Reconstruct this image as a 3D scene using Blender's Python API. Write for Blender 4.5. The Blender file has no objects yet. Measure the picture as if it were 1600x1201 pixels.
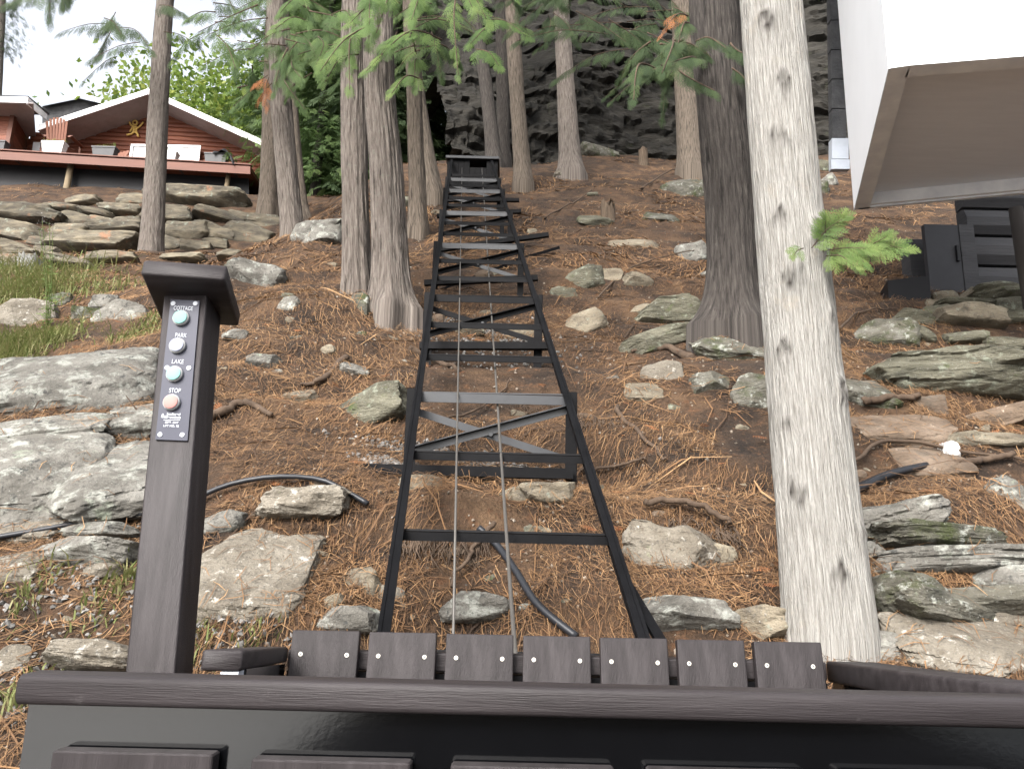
import bpy, bmesh, math, random
import numpy as np
from mathutils import Vector, Matrix, Euler

random.seed(7)
RNG = np.random.default_rng(7)
R = math.radians
scene = bpy.context.scene
COL = scene.collection

# ------------------------------------------------------------------ camera, sky, sun, exposure
F = 1250.0                       # focal length in pixels of the 1600 px wide photograph
cam_d = bpy.data.cameras.new('camera')
cam_d.sensor_width = 36.0
cam_d.lens = 36.0 * F / 1600.0
cam_d.clip_start = 0.05
cam_d.clip_end = 2000.0
cam = bpy.data.objects.new('camera', cam_d)
COL.objects.link(cam)
CAMROT = Matrix.Rotation(R(90 + 13.0), 4, 'X') @ Matrix.Rotation(R(1.4), 4, 'Z')
cam.matrix_world = CAMROT
scene.camera = cam

SUN_EL, SUN_AZ = 38.0, 206.0      # high, over the lake behind and left of the viewer (azimuth from +Y, clockwise)
world = bpy.data.worlds.new('World')
scene.world = world
world.use_nodes = True
wn, wl = world.node_tree.nodes, world.node_tree.links
wn.clear()
sky = wn.new('ShaderNodeTexSky')
sky.sky_type = 'NISHITA'
sky.sun_disc = False
sky.sun_elevation = R(SUN_EL)
sky.sun_rotation = R(SUN_AZ)
sky.air_density = 1.0
sky.dust_density = 6.0
sky.ozone_density = 1.0
hsv = wn.new('ShaderNodeHueSaturation')
hsv.inputs['Saturation'].default_value = 0.28
bg = wn.new('ShaderNodeBackground')
bg.inputs['Strength'].default_value = 0.15
wo = wn.new('ShaderNodeOutputWorld')
wl.new(sky.outputs[0], hsv.inputs['Color'])
wl.new(hsv.outputs[0], bg.inputs['Color'])
wl.new(bg.outputs[0], wo.inputs['Surface'])

sun_d = bpy.data.lights.new('sun', 'SUN')
sun_d.energy = 1.25
sun_d.angle = R(22)
sun_d.color = (1.0, 0.965, 0.92)
sun = bpy.data.objects.new('sun', sun_d)
COL.objects.link(sun)
sd = Vector((math.sin(R(SUN_AZ)) * math.cos(R(SUN_EL)), math.cos(R(SUN_AZ)) * math.cos(R(SUN_EL)), math.sin(R(SUN_EL))))
sun.rotation_euler = sd.to_track_quat('Z', 'Y').to_euler()
sun.location = sd * 60

vs = scene.view_settings
vs.view_transform = 'Standard'
vs.look = 'None'
vs.exposure = 1.8
vs.gamma = 1.0
vs.use_curve_mapping = False
scene.render.engine = 'CYCLES'
scene.cycles.use_denoising = True
scene.cycles.max_bounces = 6
scene.cycles.diffuse_bounces = 3
scene.cycles.glossy_bounces = 3
scene.cycles.transmission_bounces = 3
scene.cycles.transparent_max_bounces = 4

# ------------------------------------------------------------------ helpers: view rays and noise
CR = np.array(CAMROT.to_3x3())
def ray(px, py):
    d = CR @ np.array([(px - 800.0) / F, -(py - 600.5) / F, -1.0])
    return d
def P(px, py, Y):
    d = ray(px, py)
    return d * (Y / d[1])
def Pz(px, py, z):
    d = ray(px, py)
    return d * (z / d[2])
def pxm(Y, z=0.0):
    """metres per photo pixel at that place"""
    return (Y * math.cos(R(13)) + z * math.sin(R(13))) / F

def _hash(ix, iy, iz, seed):
    h = (ix * 374761393 + iy * 668265263 + iz * 2147483647 + seed * 974634777) & 0xFFFFFFFF
    h = ((h ^ (h >> 13)) * 1274126177) & 0xFFFFFFFF
    h = ((h ^ (h >> 16)) * 2246822519) & 0xFFFFFFFF
    h = h ^ (h >> 15)
    return (h & 0xFFFFFF).astype(np.float64) / 8388608.0 - 1.0
def vnoise(x, y, z=0.0, seed=0):
    x, y, z = np.broadcast_arrays(np.asarray(x, float), np.asarray(y, float), np.asarray(z, float))
    ix, iy, iz = np.floor(x).astype(np.int64), np.floor(y).astype(np.int64), np.floor(z).astype(np.int64)
    fx, fy, fz = x - ix, y - iy, z - iz
    ux, uy, uz = fx * fx * (3 - 2 * fx), fy * fy * (3 - 2 * fy), fz * fz * (3 - 2 * fz)
    out = 0
    for a in (0, 1):
        wx = ux if a else 1 - ux
        for b in (0, 1):
            wy = uy if b else 1 - uy
            for c in (0, 1):
                wz = uz if c else 1 - uz
                out = out + wx * wy * wz * _hash(ix + a, iy + b, iz + c, seed)
    return out
def fbm(x, y, z=0.0, seed=0, octv=4, gain=0.5):
    s, a = 0, 1.0
    x, y, z = np.asarray(x, float), np.asarray(y, float), np.asarray(z, float)
    for o in range(octv):
        k = 2.0 ** o
        s = s + a * vnoise(x * k + 17.3 * o, y * k - 9.1 * o, z * k + 4.7 * o, seed + o)
        a *= gain
    return s
def sstep(a, b, x):
    t = np.clip((np.asarray(x, float) - a) / (b - a), 0, 1)
    return t * t * (3 - 2 * t)

# ------------------------------------------------------------------ the hillside as a height function
PC = [(-400, -2.6), (-3, -2.3), (-0.5, -1.75), (0.5, -1.7), (1.0, -1.42), (2.2, -0.61), (5, 1.255), (9, 3.92), (13, 6.59), (16.5, 8.9), (18, 9.3), (30, 10.2), (60, 11), (900, 12)]
PL = [(-400, -2.6), (-3, -2.3), (-0.5, -1.75), (0.5, -1.6), (1.3, -1.2), (2.2, -0.66), (4, 0.5), (6, 1.7), (9, 3.3), (13, 5.2), (13.6, 5.6), (15.4, 7.1), (17.5, 8.35), (20, 9.75), (24, 10.2), (40, 10.6), (60, 11), (900, 12)]
PR = PC[:-5] + [(16.5, 8.93), (20, 11.26), (24, 13.6), (40, 20), (60, 22), (900, 24)]
BUMPS = [  # x, y, radius, height : hollows dug under the track, banks
    (-0.18, 2.85, 0.26, -0.20), (-0.2, 3.25, 0.25, 0.08), (0.38, 3.75, 0.22, -0.16), (0.05, 3.85, 0.28, -0.10), (0.30, 2.75, 0.2, -0.05), (-0.9, 3.3, 0.4, 0.06),
    (1.55, 3.05, 0.5, 0.10), (-2.3, 4.3, 0.9, 0.12), (1.3, 4.4, 0.6, 0.12), (-1.35, 5.45, 0.6, 0.18), (1.55, 5.1, 0.6, 0.16), (2.3, 4.6, 0.8, 0.1)]
def gz(x, y, rough=True):
    x, y = np.asarray(x, float), np.asarray(y, float)
    zc = np.interp(y, [p[0] for p in PC], [p[1] for p in PC])
    zl = np.interp(y, [p[0] for p in PL], [p[1] for p in PL])
    zr_ = np.interp(y, [p[0] for p in PR], [p[1] for p in PR])
    u = sstep(-0.2, 1.6, x)
    zc = zc * (1 - u) + zr_ * u
    w = sstep(-2.2, -4.6, x)
    z = zc * (1 - w) + zl * w
    act = sstep(1.0, 2.0, y)
    z = z + act * 0.13 * fbm(x * 0.55, y * 0.55, 0, 3, 2)
    for bx, by, br, bh in BUMPS:
        z = z + bh * np.exp(-((x - bx) ** 2 + (y - by) ** 2) / (br * br))
    if rough:
        # small ledges: soft terraces across the slope and crumbly relief
        t = z * 2.6 + 0.5 * fbm(x * 0.8, y * 0.8, 1.3, 11, 2)
        fr = t - np.floor(t)
        z = z + act * (sstep(0.25, 0.75, fr) - fr) / 2.6 * 0.33
        z = z + act * 0.035 * fbm(x * 2.6, y * 2.6, 0.4, 21, 4, 0.6)
        z = z + act * 0.012 * np.abs(fbm(x * 14, y * 14, 0.2, 31, 2))
    return z
_T = np.concatenate([np.linspace(0.8, 8, 1800), np.linspace(8, 45, 1500)])
def G(px, py):
    """point of the hillside seen at that pixel of the photograph"""
    d = ray(px, py); d = d / d[1]
    z = gz(d[0] * _T, _T)
    below = np.nonzero(d[2] * _T < z)[0]
    t = _T[below[0]] if len(below) else 30.0
    return np.array([d[0] * t, t, float(gz(d[0] * t, t))])

# ------------------------------------------------------------------ helpers: objects
def tag(o, label=None, cat=None, group=None, kind=None):
    if label: o['label'] = label
    if cat: o['category'] = cat
    if group: o['group'] = group
    if kind: o['kind'] = kind
    return o
WLOC = {}
def wloc(o):
    return WLOC.get(o.name, np.zeros(3)) if o else np.zeros(3)
def empty(name, loc, label, cat, group=None):
    o = bpy.data.objects.new(name, None)
    COL.objects.link(o)
    o.empty_display_size = 0.1
    o.location = loc
    WLOC[o.name] = np.array(loc, float)
    return tag(o, label, cat, group)
def link(me, name, origin, parent=None):
    o = bpy.data.objects.new(name, me)
    COL.objects.link(o)
    o.location = np.asarray(origin, float) - wloc(parent)
    WLOC[o.name] = np.array(origin, float)
    if parent: o.parent = parent
    return o
def npmesh(name, V, Fs, mats, parent=None, smooth=True, tint=None, midx=None, uv=None, attrs=None, sharp=None, origin=None):
    """mesh object from world coordinates; Fs is an array (n, k) or a list of faces"""
    V = np.asarray(V, float)
    if origin is None:
        origin = (V.min(0) + V.max(0)) / 2
    L = V - origin
    me = bpy.data.meshes.new(name)
    if isinstance(Fs, np.ndarray):
        n, k = Fs.shape
        me.vertices.add(len(L)); me.vertices.foreach_set('co', L.astype(np.float32).ravel())
        me.loops.add(n * k); me.loops.foreach_set('vertex_index', Fs.astype(np.int32).ravel())
        me.polygons.add(n)
        me.polygons.foreach_set('loop_start', np.arange(0, n * k, k, dtype=np.int32))
        me.polygons.foreach_set('loop_total', np.full(n, k, dtype=np.int32))
        me.update(calc_edges=True)
    else:
        me.from_pydata([tuple(p) for p in L], [], [list(f) for f in Fs]); me.update()
    me.validate(verbose=False)
    np_ = len(me.polygons)
    me.polygons.foreach_set('use_smooth', np.full(np_, bool(smooth)))
    for m in (mats if isinstance(mats, (list, tuple)) else [mats]):
        me.materials.append(m)
    if midx is not None and len(midx) == np_:
        me.polygons.foreach_set('material_index', np.asarray(midx, dtype=np.int32))
    if tint is not None:
        a = me.attributes.new('tint', 'FLOAT', 'POINT'); a.data.foreach_set('value', np.asarray(tint, dtype=np.float32))
    for k_, v_ in (attrs or {}).items():
        a = me.attributes.new(k_, 'FLOAT', 'POINT'); a.data.foreach_set('value', np.asarray(v_, dtype=np.float32))
    if uv is not None:
        lay = me.uv_layers.new(name='UVMap')
        vi = np.zeros(len(me.loops), dtype=np.int32); me.loops.foreach_get('vertex_index', vi)
        lay.data.foreach_set('uv', np.asarray(uv, dtype=np.float32)[vi].ravel())
    if sharp:
        me.set_sharp_from_angle(angle=R(sharp))
    me.update()
    return link(me, name, origin, parent)

class MB:
    def __init__(s): s.v, s.f, s.m, s.n = [], [], [], 0
    def add(s, V, Fs, m=0):
        V = np.asarray(V, float)
        s.v.append(V)
        for f in Fs: s.f.append([i + s.n for i in f]); s.m.append(m)
        s.n += len(V)
        return s
    def hexa(s, a, b, m=0):
        """solid between quad a (4 points) and quad b"""
        return s.add(np.vstack([a, b]), [(3, 2, 1, 0), (4, 5, 6, 7), (0, 1, 5, 4), (1, 2, 6, 5), (2, 3, 7, 6), (3, 0, 4, 7)], m)
    def box(s, x0, x1, y0, y1, z0, z1, m=0):
        return s.hexa([(x0, y0, z0), (x1, y0, z0), (x1, y1, z0), (x0, y1, z0)], [(x0, y0, z1), (x1, y0, z1), (x1, y1, z1), (x0, y1, z1)], m)
    def beam(s, p0, p1, w, h, up=(0, 0, 1), bev=0.0, m=0):
        p0, p1 = np.asarray(p0, float), np.asarray(p1, float)
        d = p1 - p0; d = d / np.linalg.norm(d)
        u = np.asarray(up, float); x = np.cross(d, u); x = x / np.linalg.norm(x); u = np.cross(x, d)
        if bev <= 0:
            pr = [(-w / 2, -h / 2), (w / 2, -h / 2), (w / 2, h / 2), (-w / 2, h / 2)]
        else:
            pr = []
            for cx, cy, a0 in ((w / 2 - bev, -h / 2 + bev, -90), (w / 2 - bev, h / 2 - bev, 0), (-w / 2 + bev, h / 2 - bev, 90), (-w / 2 + bev, -h / 2 + bev, 180)):
                for k in range(4):
                    a = R(a0 + 30 * k); pr.append((cx + bev * math.cos(a), cy + bev * math.sin(a)))
        n = len(pr)
        ends = [(p0 + d * bev * .6, 1 - 0.0), (p1 - d * bev * .6, 1)] if bev else [(p0, 1), (p1, 1)]
        rings = [np.array([c + x * a + u * b for a, b in pr]) for c, _ in ends]
        V, Fs = [], []
        if bev:
            k0 = [(a * (1 - bev * 1.2 / w), b * (1 - bev * 1.2 / h)) for a, b in pr]
            rings = [np.array([p0 + x * a + u * b for a, b in k0])] + rings + [np.array([p1 + x * a + u * b for a, b in k0])]
        V = np.vstack(rings)
        nr = len(rings)
        for r in range(nr - 1):
            for i in range(n):
                j = (i + 1) % n
                Fs.append((r * n + i, r * n + j, r * n + n + j, r * n + n + i))
        Fs.append(tuple(range(n - 1, -1, -1))); Fs.append(tuple(range((nr - 1) * n, nr * n)))
        return s.add(V, Fs, m)
    def tube(s, pts, rad, seg=8, m=0):
        V, Fs, n = sweep(pts, rad, seg)
        return s.add(V, Fs, m)
    def disc(s, c, axis, r, h, seg=14, m=0, dome=0.0):
        c, a = np.asarray(c, float), np.asarray(axis, float); a = a / np.linalg.norm(a)
        t = np.cross(a, (0.3, 0.2, 0.93)); t = t / np.linalg.norm(t); b = np.cross(a, t)
        rings = [(r, 0), (r, h * .75), (r * .86, h), (r * .45, h + dome)]
        V = []
        for rr, hh in rings:
            for k in range(seg):
                g = 2 * math.pi * k / seg
                V.append(c + a * hh + rr * (t * math.cos(g) + b * math.sin(g)))
        Fs = []
        for q in range(len(rings) - 1):
            for k in range(seg):
                j = (k + 1) % seg
                Fs.append((q * seg + k, q * seg + j, q * seg + seg + j, q * seg + seg + k))
        Fs.append(tuple(range((len(rings) - 1) * seg, len(rings) * seg)))
        return s.add(V, Fs, m)
    def build(s, name, mats, parent=None, smooth=False, sharp=None, tint=None):
        return npmesh(name, np.vstack(s.v), s.f, mats, parent, smooth, midx=s.m, sharp=sharp, tint=tint)

def sweep(pts, rad, seg=8):
    pts = np.asarray(pts, float); n = len(pts)
    rad = np.full(n, rad) if np.isscalar(rad) else np.asarray(rad, float)
    t = np.gradient(pts, axis=0); t = t / np.linalg.norm(t, axis=1)[:, None]
    ref = np.array([0.13, 0.31, 0.94]) if abs(t[0][2]) < 0.8 else np.array([0.05, 1.0, 0.1])
    V = []
    for i in range(n):
        x = np.cross(t[i], ref); x = x / np.linalg.norm(x); y = np.cross(x, t[i])
        a = np.arange(seg) * 2 * math.pi / seg
        V.append(pts[i] + rad[i] * (np.cos(a)[:, None] * x + np.sin(a)[:, None] * y))
    Fs = []
    for i in range(n - 1):
        for k in range(seg):
            j = (k + 1) % seg
            Fs.append((i * seg + k, i * seg + j, (i + 1) * seg + j, (i + 1) * seg + k))
    Fs.append(tuple(range(seg - 1, -1, -1))); Fs.append(tuple(range((n - 1) * seg, n * seg)))
    return np.vstack(V), Fs, n
def smooth_path(pts, n=40):
    pts = np.asarray(pts, float); m = len(pts)
    t = np.linspace(0, m - 1, n); out = []
    for q in t:
        i = min(int(q), m - 2); f = q - i
        p0, p1, p2, p3 = pts[max(i - 1, 0)], pts[i], pts[i + 1], pts[min(i + 2, m - 1)]
        out.append(0.5 * ((2 * p1) + (-p0 + p2) * f + (2 * p0 - 5 * p1 + 4 * p2 - p3) * f * f + (-p0 + 3 * p1 - 3 * p2 + p3) * f ** 3))
    return np.array(out)

# ------------------------------------------------------------------ materials
def mat(name, cols, scale=5.0, detail=8, rough=0.85, bump=0.3, bscale=None, stretch=(1, 1, 1), coord='pos', spots=(), attr=None,
        tint=False, rnd=0.0, spec=0.3, metal=0.0, trans=0.0, bdist=0.02, rot=(0, 0, 0), clear=0.0):
    m = bpy.data.materials.new(name); m.use_nodes = True
    nt = m.node_tree; N, L = nt.nodes, nt.links
    N.clear()
    out = N.new('ShaderNodeOutputMaterial'); bs = N.new('ShaderNodeBsdfPrincipled')
    bs.inputs['Roughness'].default_value = rough; bs.inputs['Metallic'].default_value = metal
    bs.inputs['Specular IOR Level'].default_value = spec
    if clear: bs.inputs['Coat Weight'].default_value = clear; bs.inputs['Coat Roughness'].default_value = 0.08
    if coord == 'pos':
        g = N.new('ShaderNodeNewGeometry'); co = g.outputs['Position']
    else:
        g = N.new('ShaderNodeTexCoord'); co = g.outputs['UV' if coord == 'uv' else 'Object']
    mp = N.new('ShaderNodeMapping'); mp.inputs['Scale'].default_value = stretch; mp.inputs['Rotation'].default_value = [R(a) for a in rot]
    L.new(co, mp.inputs['Vector'])
    vec = mp.outputs['Vector']
    def noise(sc, det=6, v=vec, rg=0.6):
        n = N.new('ShaderNodeTexNoise'); n.inputs['Scale'].default_value = sc; n.inputs['Detail'].default_value = det; n.inputs['Roughness'].default_value = rg
        L.new(v, n.inputs['Vector']); return n.outputs['Fac']
    ramp = N.new('ShaderNodeValToRGB')
    cr = ramp.color_ramp
    n = len(cols)
    lo, hi = 0.30, 0.70
    if tint: lo, hi = 0.0, 1.0
    while len(cr.elements) < n: cr.elements.new(0.5)
    for i, c in enumerate(cols):
        cr.elements[i].position = lo + (hi - lo) * i / max(1, n - 1)
        cr.elements[i].color = (c[0], c[1], c[2], 1)
    if tint:
        a = N.new('ShaderNodeAttribute'); a.attribute_name = 'tint'; L.new(a.outputs['Fac'], ramp.inputs['Fac'])
    else:
        L.new(noise(scale, detail), ramp.inputs['Fac'])
    c = ramp.outputs['Color']
    def mix(c, fac, col):
        x = N.new('ShaderNodeMix'); x.data_type = 'RGBA'
        L.new(fac, x.inputs['Factor']); L.new(c, x.inputs['A'])
        if isinstance(col, tuple): x.inputs['B'].default_value = (*col, 1)
        else: L.new(col, x.inputs['B'])
        return x.outputs['Result']
    for (sc, a0, a1, col, fine) in spots:
        v0 = co if fine else vec
        mr = N.new('ShaderNodeMapRange'); mr.inputs['From Min'].default_value = a0; mr.inputs['From Max'].default_value = a1
        L.new(noise(sc, 7, v0, 0.68), mr.inputs['Value'])
        c = mix(c, mr.outputs['Result'], col)
    for (an, col) in (attr or ()):
        a = N.new('ShaderNodeAttribute'); a.attribute_name = an
        c = mix(c, a.outputs['Fac'], col)
    if rnd:
        oi = N.new('ShaderNodeObjectInfo'); mr = N.new('ShaderNodeMapRange')
        mr.inputs['To Min'].default_value = 1 - rnd; mr.inputs['To Max'].default_value = 1 + rnd
        L.new(oi.outputs['Random'], mr.inputs['Value'])
        h = N.new('ShaderNodeHueSaturation'); L.new(mr.outputs['Result'], h.inputs['Value']); L.new(c, h.inputs['Color']); c = h.outputs['Color']
    L.new(c, bs.inputs['Base Color'])
    if bump:
        b = N.new('ShaderNodeBump'); b.inputs['Strength'].default_value = bump; b.inputs['Distance'].default_value = bdist
        L.new(noise(bscale or scale * 3, 8), b.inputs['Height']); L.new(b.outputs['Normal'], bs.inputs['Normal'])
    sh = bs.outputs['BSDF']
    if trans:
        t = N.new('ShaderNodeBsdfTranslucent'); L.new(c, t.inputs['Color'])
        mx = N.new('ShaderNodeMixShader'); mx.inputs[0].default_value = trans
        L.new(sh, mx.inputs[1]); L.new(t.outputs[0], mx.inputs[2]); sh = mx.outputs[0]
    L.new(sh, out.inputs['Surface'])
    return m
def plain(name, col, rough=0.6, **k):
    c2 = tuple(min(1, x * 1.12) for x in col); c1 = tuple(x * 0.88 for x in col)
    k.setdefault('bump', 0.05)
    return mat(name, [c1, c2], rough=rough, **k)

LICH = (0.46, 0.47, 0.43); LICHG = (0.27, 0.31, 0.25); MOSS = (0.05, 0.065, 0.018); DARKL = (0.035, 0.035, 0.033)
M = {}
M['ground'] = mat('needle_litter_soil', [(0.011, 0.0068, 0.0043), (0.028, 0.0168, 0.0100), (0.060, 0.0345, 0.0188), (0.106, 0.064, 0.035)], scale=3.0, detail=14, rough=0.95, bump=1.0, bscale=45, bdist=0.04,
                  spots=[(14, 0.56, 0.66, (0.085, 0.042, 0.020), True), (48, 0.57, 0.66, (0.10, 0.058, 0.033), True), (95, 0.67, 0.73, (0.13, 0.105, 0.08), True), (0.9, 0.56, 0.66, (0.03, 0.02, 0.014), True)])
GR = [(70, 0.56, 0.70, (0.05, 0.048, 0.043), True), (110, 0.60, 0.72, (0.24, 0.235, 0.215), True)]
M['rock_grey'] = mat('grey_lichen_rock', [(0.048, 0.045, 0.038), (0.105, 0.099, 0.087), (0.17, 0.163, 0.146)], scale=5, detail=12, rough=0.95, bump=1.0, bscale=34, stretch=(1, 1, 1.6), rot=(20, 10, 0), rnd=0.18,
                     spots=[(11, 0.51, 0.62, (0.225, 0.23, 0.205), True), (18, 0.58, 0.66, DARKL, True), (6, 0.60, 0.70, (0.19, 0.21, 0.165), True)] + GR)
M['rock_pale'] = mat('pale_rock', [(0.075, 0.063, 0.048), (0.135, 0.119, 0.095), (0.195, 0.176, 0.146)], scale=3.5, detail=12, rough=0.95, bump=1.0, bscale=30, stretch=(1, 1, 1.5), rnd=0.12,
                     spots=[(10, 0.56, 0.66, (0.10, 0.085, 0.065), True), (22, 0.58, 0.66, (0.31, 0.295, 0.26), True), (7, 0.64, 0.72, (0.16, 0.17, 0.11), True)] + GR)
M['rock_green'] = mat('greenish_schist', [(0.032, 0.031, 0.023), (0.078, 0.074, 0.053), (0.135, 0.128, 0.095)], scale=4, detail=12, rough=0.95, bump=1.0, bscale=28, stretch=(1, 1, 3.0), rot=(12, 14, 0), rnd=0.2,
                      spots=[(12, 0.56, 0.65, (0.17, 0.18, 0.14), True), (7, 0.58, 0.70, MOSS, True), (25, 0.62, 0.7, (0.21, 0.215, 0.19), True)] + GR)
M['rock_mossy'] = mat('mossy_rock', [(0.03, 0.03, 0.024), (0.075, 0.07, 0.055), (0.14, 0.135, 0.118)], scale=5, detail=12, rough=0.95, bump=1.0, bscale=30, stretch=(1, 1, 2), rnd=0.15,
                      spots=[(4, 0.50, 0.62, (0.035, 0.042, 0.014), True), (14, 0.57, 0.64, (0.21, 0.215, 0.19), True), (24, 0.60, 0.68, (0.15, 0.16, 0.12), True)] + GR)
M['rock_brown'] = mat('brown_flat_stone', [(0.05, 0.036, 0.026), (0.098, 0.071, 0.050), (0.145, 0.110, 0.082)], scale=5, detail=12, rough=0.95, bump=0.7, bscale=34, stretch=(1, 1, 2), rnd=0.2,
                      spots=[(8, 0.56, 0.68, (0.085, 0.07, 0.055), True), (26, 0.62, 0.7, (0.26, 0.21, 0.165), True)] + GR[:1])
M['rock_tan'] = mat('tan_stone', [(0.07, 0.058, 0.042), (0.13, 0.11, 0.08), (0.20, 0.175, 0.13)], scale=5, detail=12, rough=0.95, bump=0.8, bscale=34, stretch=(1, 1, 2), rnd=0.22,
                    spots=[(9, 0.56, 0.68, (0.055, 0.048, 0.038), True), (20, 0.60, 0.68, (0.17, 0.18, 0.145), True)] + GR)
M['rock_wall'] = mat('wall_stone', [(0.035, 0.031, 0.025), (0.085, 0.074, 0.055), (0.15, 0.128, 0.09)], scale=3.5, detail=12, rough=0.95, bump=0.9, bscale=16, stretch=(1, 1, 3), rnd=0.3,
                     spots=[(3, 0.60, 0.68, (0.15, 0.082, 0.05), True), (8, 0.58, 0.68, (0.15, 0.16, 0.13), True)])
M['rock_white'] = mat('white_quartz', [(0.36, 0.355, 0.345), (0.48, 0.48, 0.475)], scale=5, rough=0.8, bump=0.4)
M['cliff'] = mat('dark_cliff_rock', [(0.0065, 0.0060, 0.0050), (0.0165, 0.0150, 0.0122), (0.032, 0.029, 0.0242)], scale=1.4, rough=0.95, bump=1.0, bscale=3.2, stretch=(1, 1, 3.2), rot=(8, 12, 0), bdist=0.12,
                 spots=[(1.6, 0.60, 0.70, (0.03, 0.034, 0.018), True), (3.4, 0.62, 0.74, (0.042, 0.043, 0.036), True)])
def bark(name, cols, sc=1.0, bump=1.0, spots=(), attr=None, crack=(0.012, 0.010, 0.009), c0=0.54, vs_=0.085):
    return mat(name, cols, scale=13 * sc, detail=12, rough=0.95, bump=bump, bscale=20 * sc, stretch=(1, vs_, 1), coord='uv', bdist=0.03,
               spots=list(spots) + [(8 * sc, c0, c0 + 0.10, crack, False), (30 * sc, 0.62 if c0 < .6 else .68, 0.74, crack, False)], attr=attr)
KN = [('knot', (0.028, 0.022, 0.018))]
M['bark_grey'] = bark('grey_bark', [(0.054, 0.044, 0.037), (0.115, 0.097, 0.084), (0.185, 0.163, 0.143)], spots=[(3.0, 0.58, 0.68, (0.13, 0.125, 0.105), True)], crack=(0.025, 0.02, 0.017))
M['bark_dark'] = bark('dark_bark', [(0.016, 0.0135, 0.012), (0.042, 0.036, 0.032), (0.078, 0.069, 0.061)])
M['bark_brown'] = bark('brown_bark', [(0.042, 0.034, 0.026), (0.097, 0.078, 0.061), (0.16, 0.133, 0.106)], crack=(0.02, 0.016, 0.012))
M['bark_white'] = bark('white_cedar_bark', [(0.18, 0.168, 0.148), (0.325, 0.312, 0.288), (0.44, 0.43, 0.405)], sc=2.3, vs_=0.05, bump=1.0, attr=KN, spots=[(1.2, 0.58, 0.72, (0.36, 0.325, 0.275), True)], crack=(0.12, 0.10, 0.08), c0=0.63)
M['stump'] = bark('stump_wood', [(0.05, 0.036, 0.024), (0.10, 0.072, 0.05), (0.16, 0.125, 0.09)])
M['stump_grey'] = bark('weathered_stump_wood', [(0.09, 0.088, 0.08), (0.19, 0.188, 0.175), (0.30, 0.30, 0.285)])
M['root'] = mat('root_wood', [(0.032, 0.021, 0.014), (0.082, 0.056, 0.038)], scale=14, stretch=(1, 1, 1), rough=0.9)
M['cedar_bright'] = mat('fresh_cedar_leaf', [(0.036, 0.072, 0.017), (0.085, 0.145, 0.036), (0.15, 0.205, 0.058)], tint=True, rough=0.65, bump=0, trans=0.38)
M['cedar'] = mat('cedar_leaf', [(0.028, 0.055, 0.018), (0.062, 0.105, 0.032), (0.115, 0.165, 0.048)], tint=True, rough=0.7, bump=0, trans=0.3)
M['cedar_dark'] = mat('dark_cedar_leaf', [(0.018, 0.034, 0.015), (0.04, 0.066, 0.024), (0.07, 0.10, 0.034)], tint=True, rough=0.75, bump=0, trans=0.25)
M['cedar_dead'] = mat('dead_cedar_leaf', [(0.20, 0.075, 0.03), (0.34, 0.14, 0.055)], tint=True, rough=0.8, bump=0, trans=0.25)
M['leaf_light'] = mat('light_broadleaf', [(0.07, 0.12, 0.025), (0.14, 0.20, 0.04), (0.24, 0.27, 0.06)], tint=True, rough=0.6, bump=0, trans=0.45)
M['leaf_blown_out'] = mat('blown_out_leaf', [(0.12, 0.15, 0.08), (0.22, 0.25, 0.13)], tint=True, rough=0.6, bump=0, trans=0.45)  # leaf colour paled to imitate overexposed distant trees
M['grass'] = mat('grass_blade', [(0.07, 0.095, 0.022), (0.135, 0.155, 0.05), (0.23, 0.20, 0.10)], tint=True, rough=0.6, bump=0, trans=0.3)
M['needle'] = mat('dry_needle', [(0.027, 0.0160, 0.0096), (0.080, 0.0435, 0.0215), (0.155, 0.084, 0.038), (0.25, 0.155, 0.079)], tint=True, rough=0.85, bump=0)
M['chip'] = mat('pale_chip', [(0.055, 0.036, 0.023), (0.12, 0.092, 0.068), (0.23, 0.20, 0.165)], tint=True, rough=0.85, bump=0)
M['gravel'] = mat('grey_gravel', [(0.045, 0.042, 0.039), (0.10, 0.096, 0.09), (0.21, 0.20, 0.19)], tint=True, rough=0.85, bump=0)
M['stain_wood'] = mat('dark_stained_wood', [(0.0135, 0.0112, 0.0118), (0.0222, 0.0188, 0.0198), (0.034, 0.0295, 0.0308)], scale=5, detail=10, rough=0.5, bump=0.3, bscale=60, stretch=(0.5, 9, 9), coord='obj', spec=0.2, bdist=0.004,
                      spots=[(30, 0.66, 0.76, (0.045, 0.041, 0.042), True)], rnd=0.06)
M['stain_wood_v'] = mat('dark_stained_wood_upright', [(0.0135, 0.0112, 0.0118), (0.0222, 0.0188, 0.0198), (0.034, 0.0295, 0.0308)], scale=5, detail=10, rough=0.5, bump=0.3, bscale=60, stretch=(9, 9, 0.6), coord='obj', spec=0.2, bdist=0.004,
                        spots=[(3.0, 0.64, 0.72, (0.029, 0.0255, 0.0265), False)], rnd=0.06)
M['black_gloss'] = mat('black_gloss_paint', [(0.0015, 0.0016, 0.002), (0.0022, 0.0024, 0.003)], rough=0.1, bump=0.035, bscale=110, spec=0.6, bdist=0.0015)
M['steel'] = mat('black_steel_paint', [(0.0025, 0.0025, 0.0030), (0.0050, 0.0050, 0.0058)], scale=9, rough=0.55, bump=0.08, bscale=50, spec=0.08, bdist=0.004, spots=[(70, 0.68, 0.74, (0.035, 0.032, 0.03), True)])
M['steel_lit'] = mat('lit_black_steel_bar', [(0.012, 0.0132, 0.016), (0.022, 0.024, 0.028)], scale=9, rough=0.4, bump=0.08, bscale=50, spec=0.4, bdist=0.004)  # copy of the black steel with caught light put into its colour
M['cable'] = plain('steel_cable', (0.075, 0.07, 0.064), 0.5, metal=0.3)
M['pipe'] = plain('black_plastic_pipe', (0.013, 0.014, 0.017), 0.4)
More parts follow.
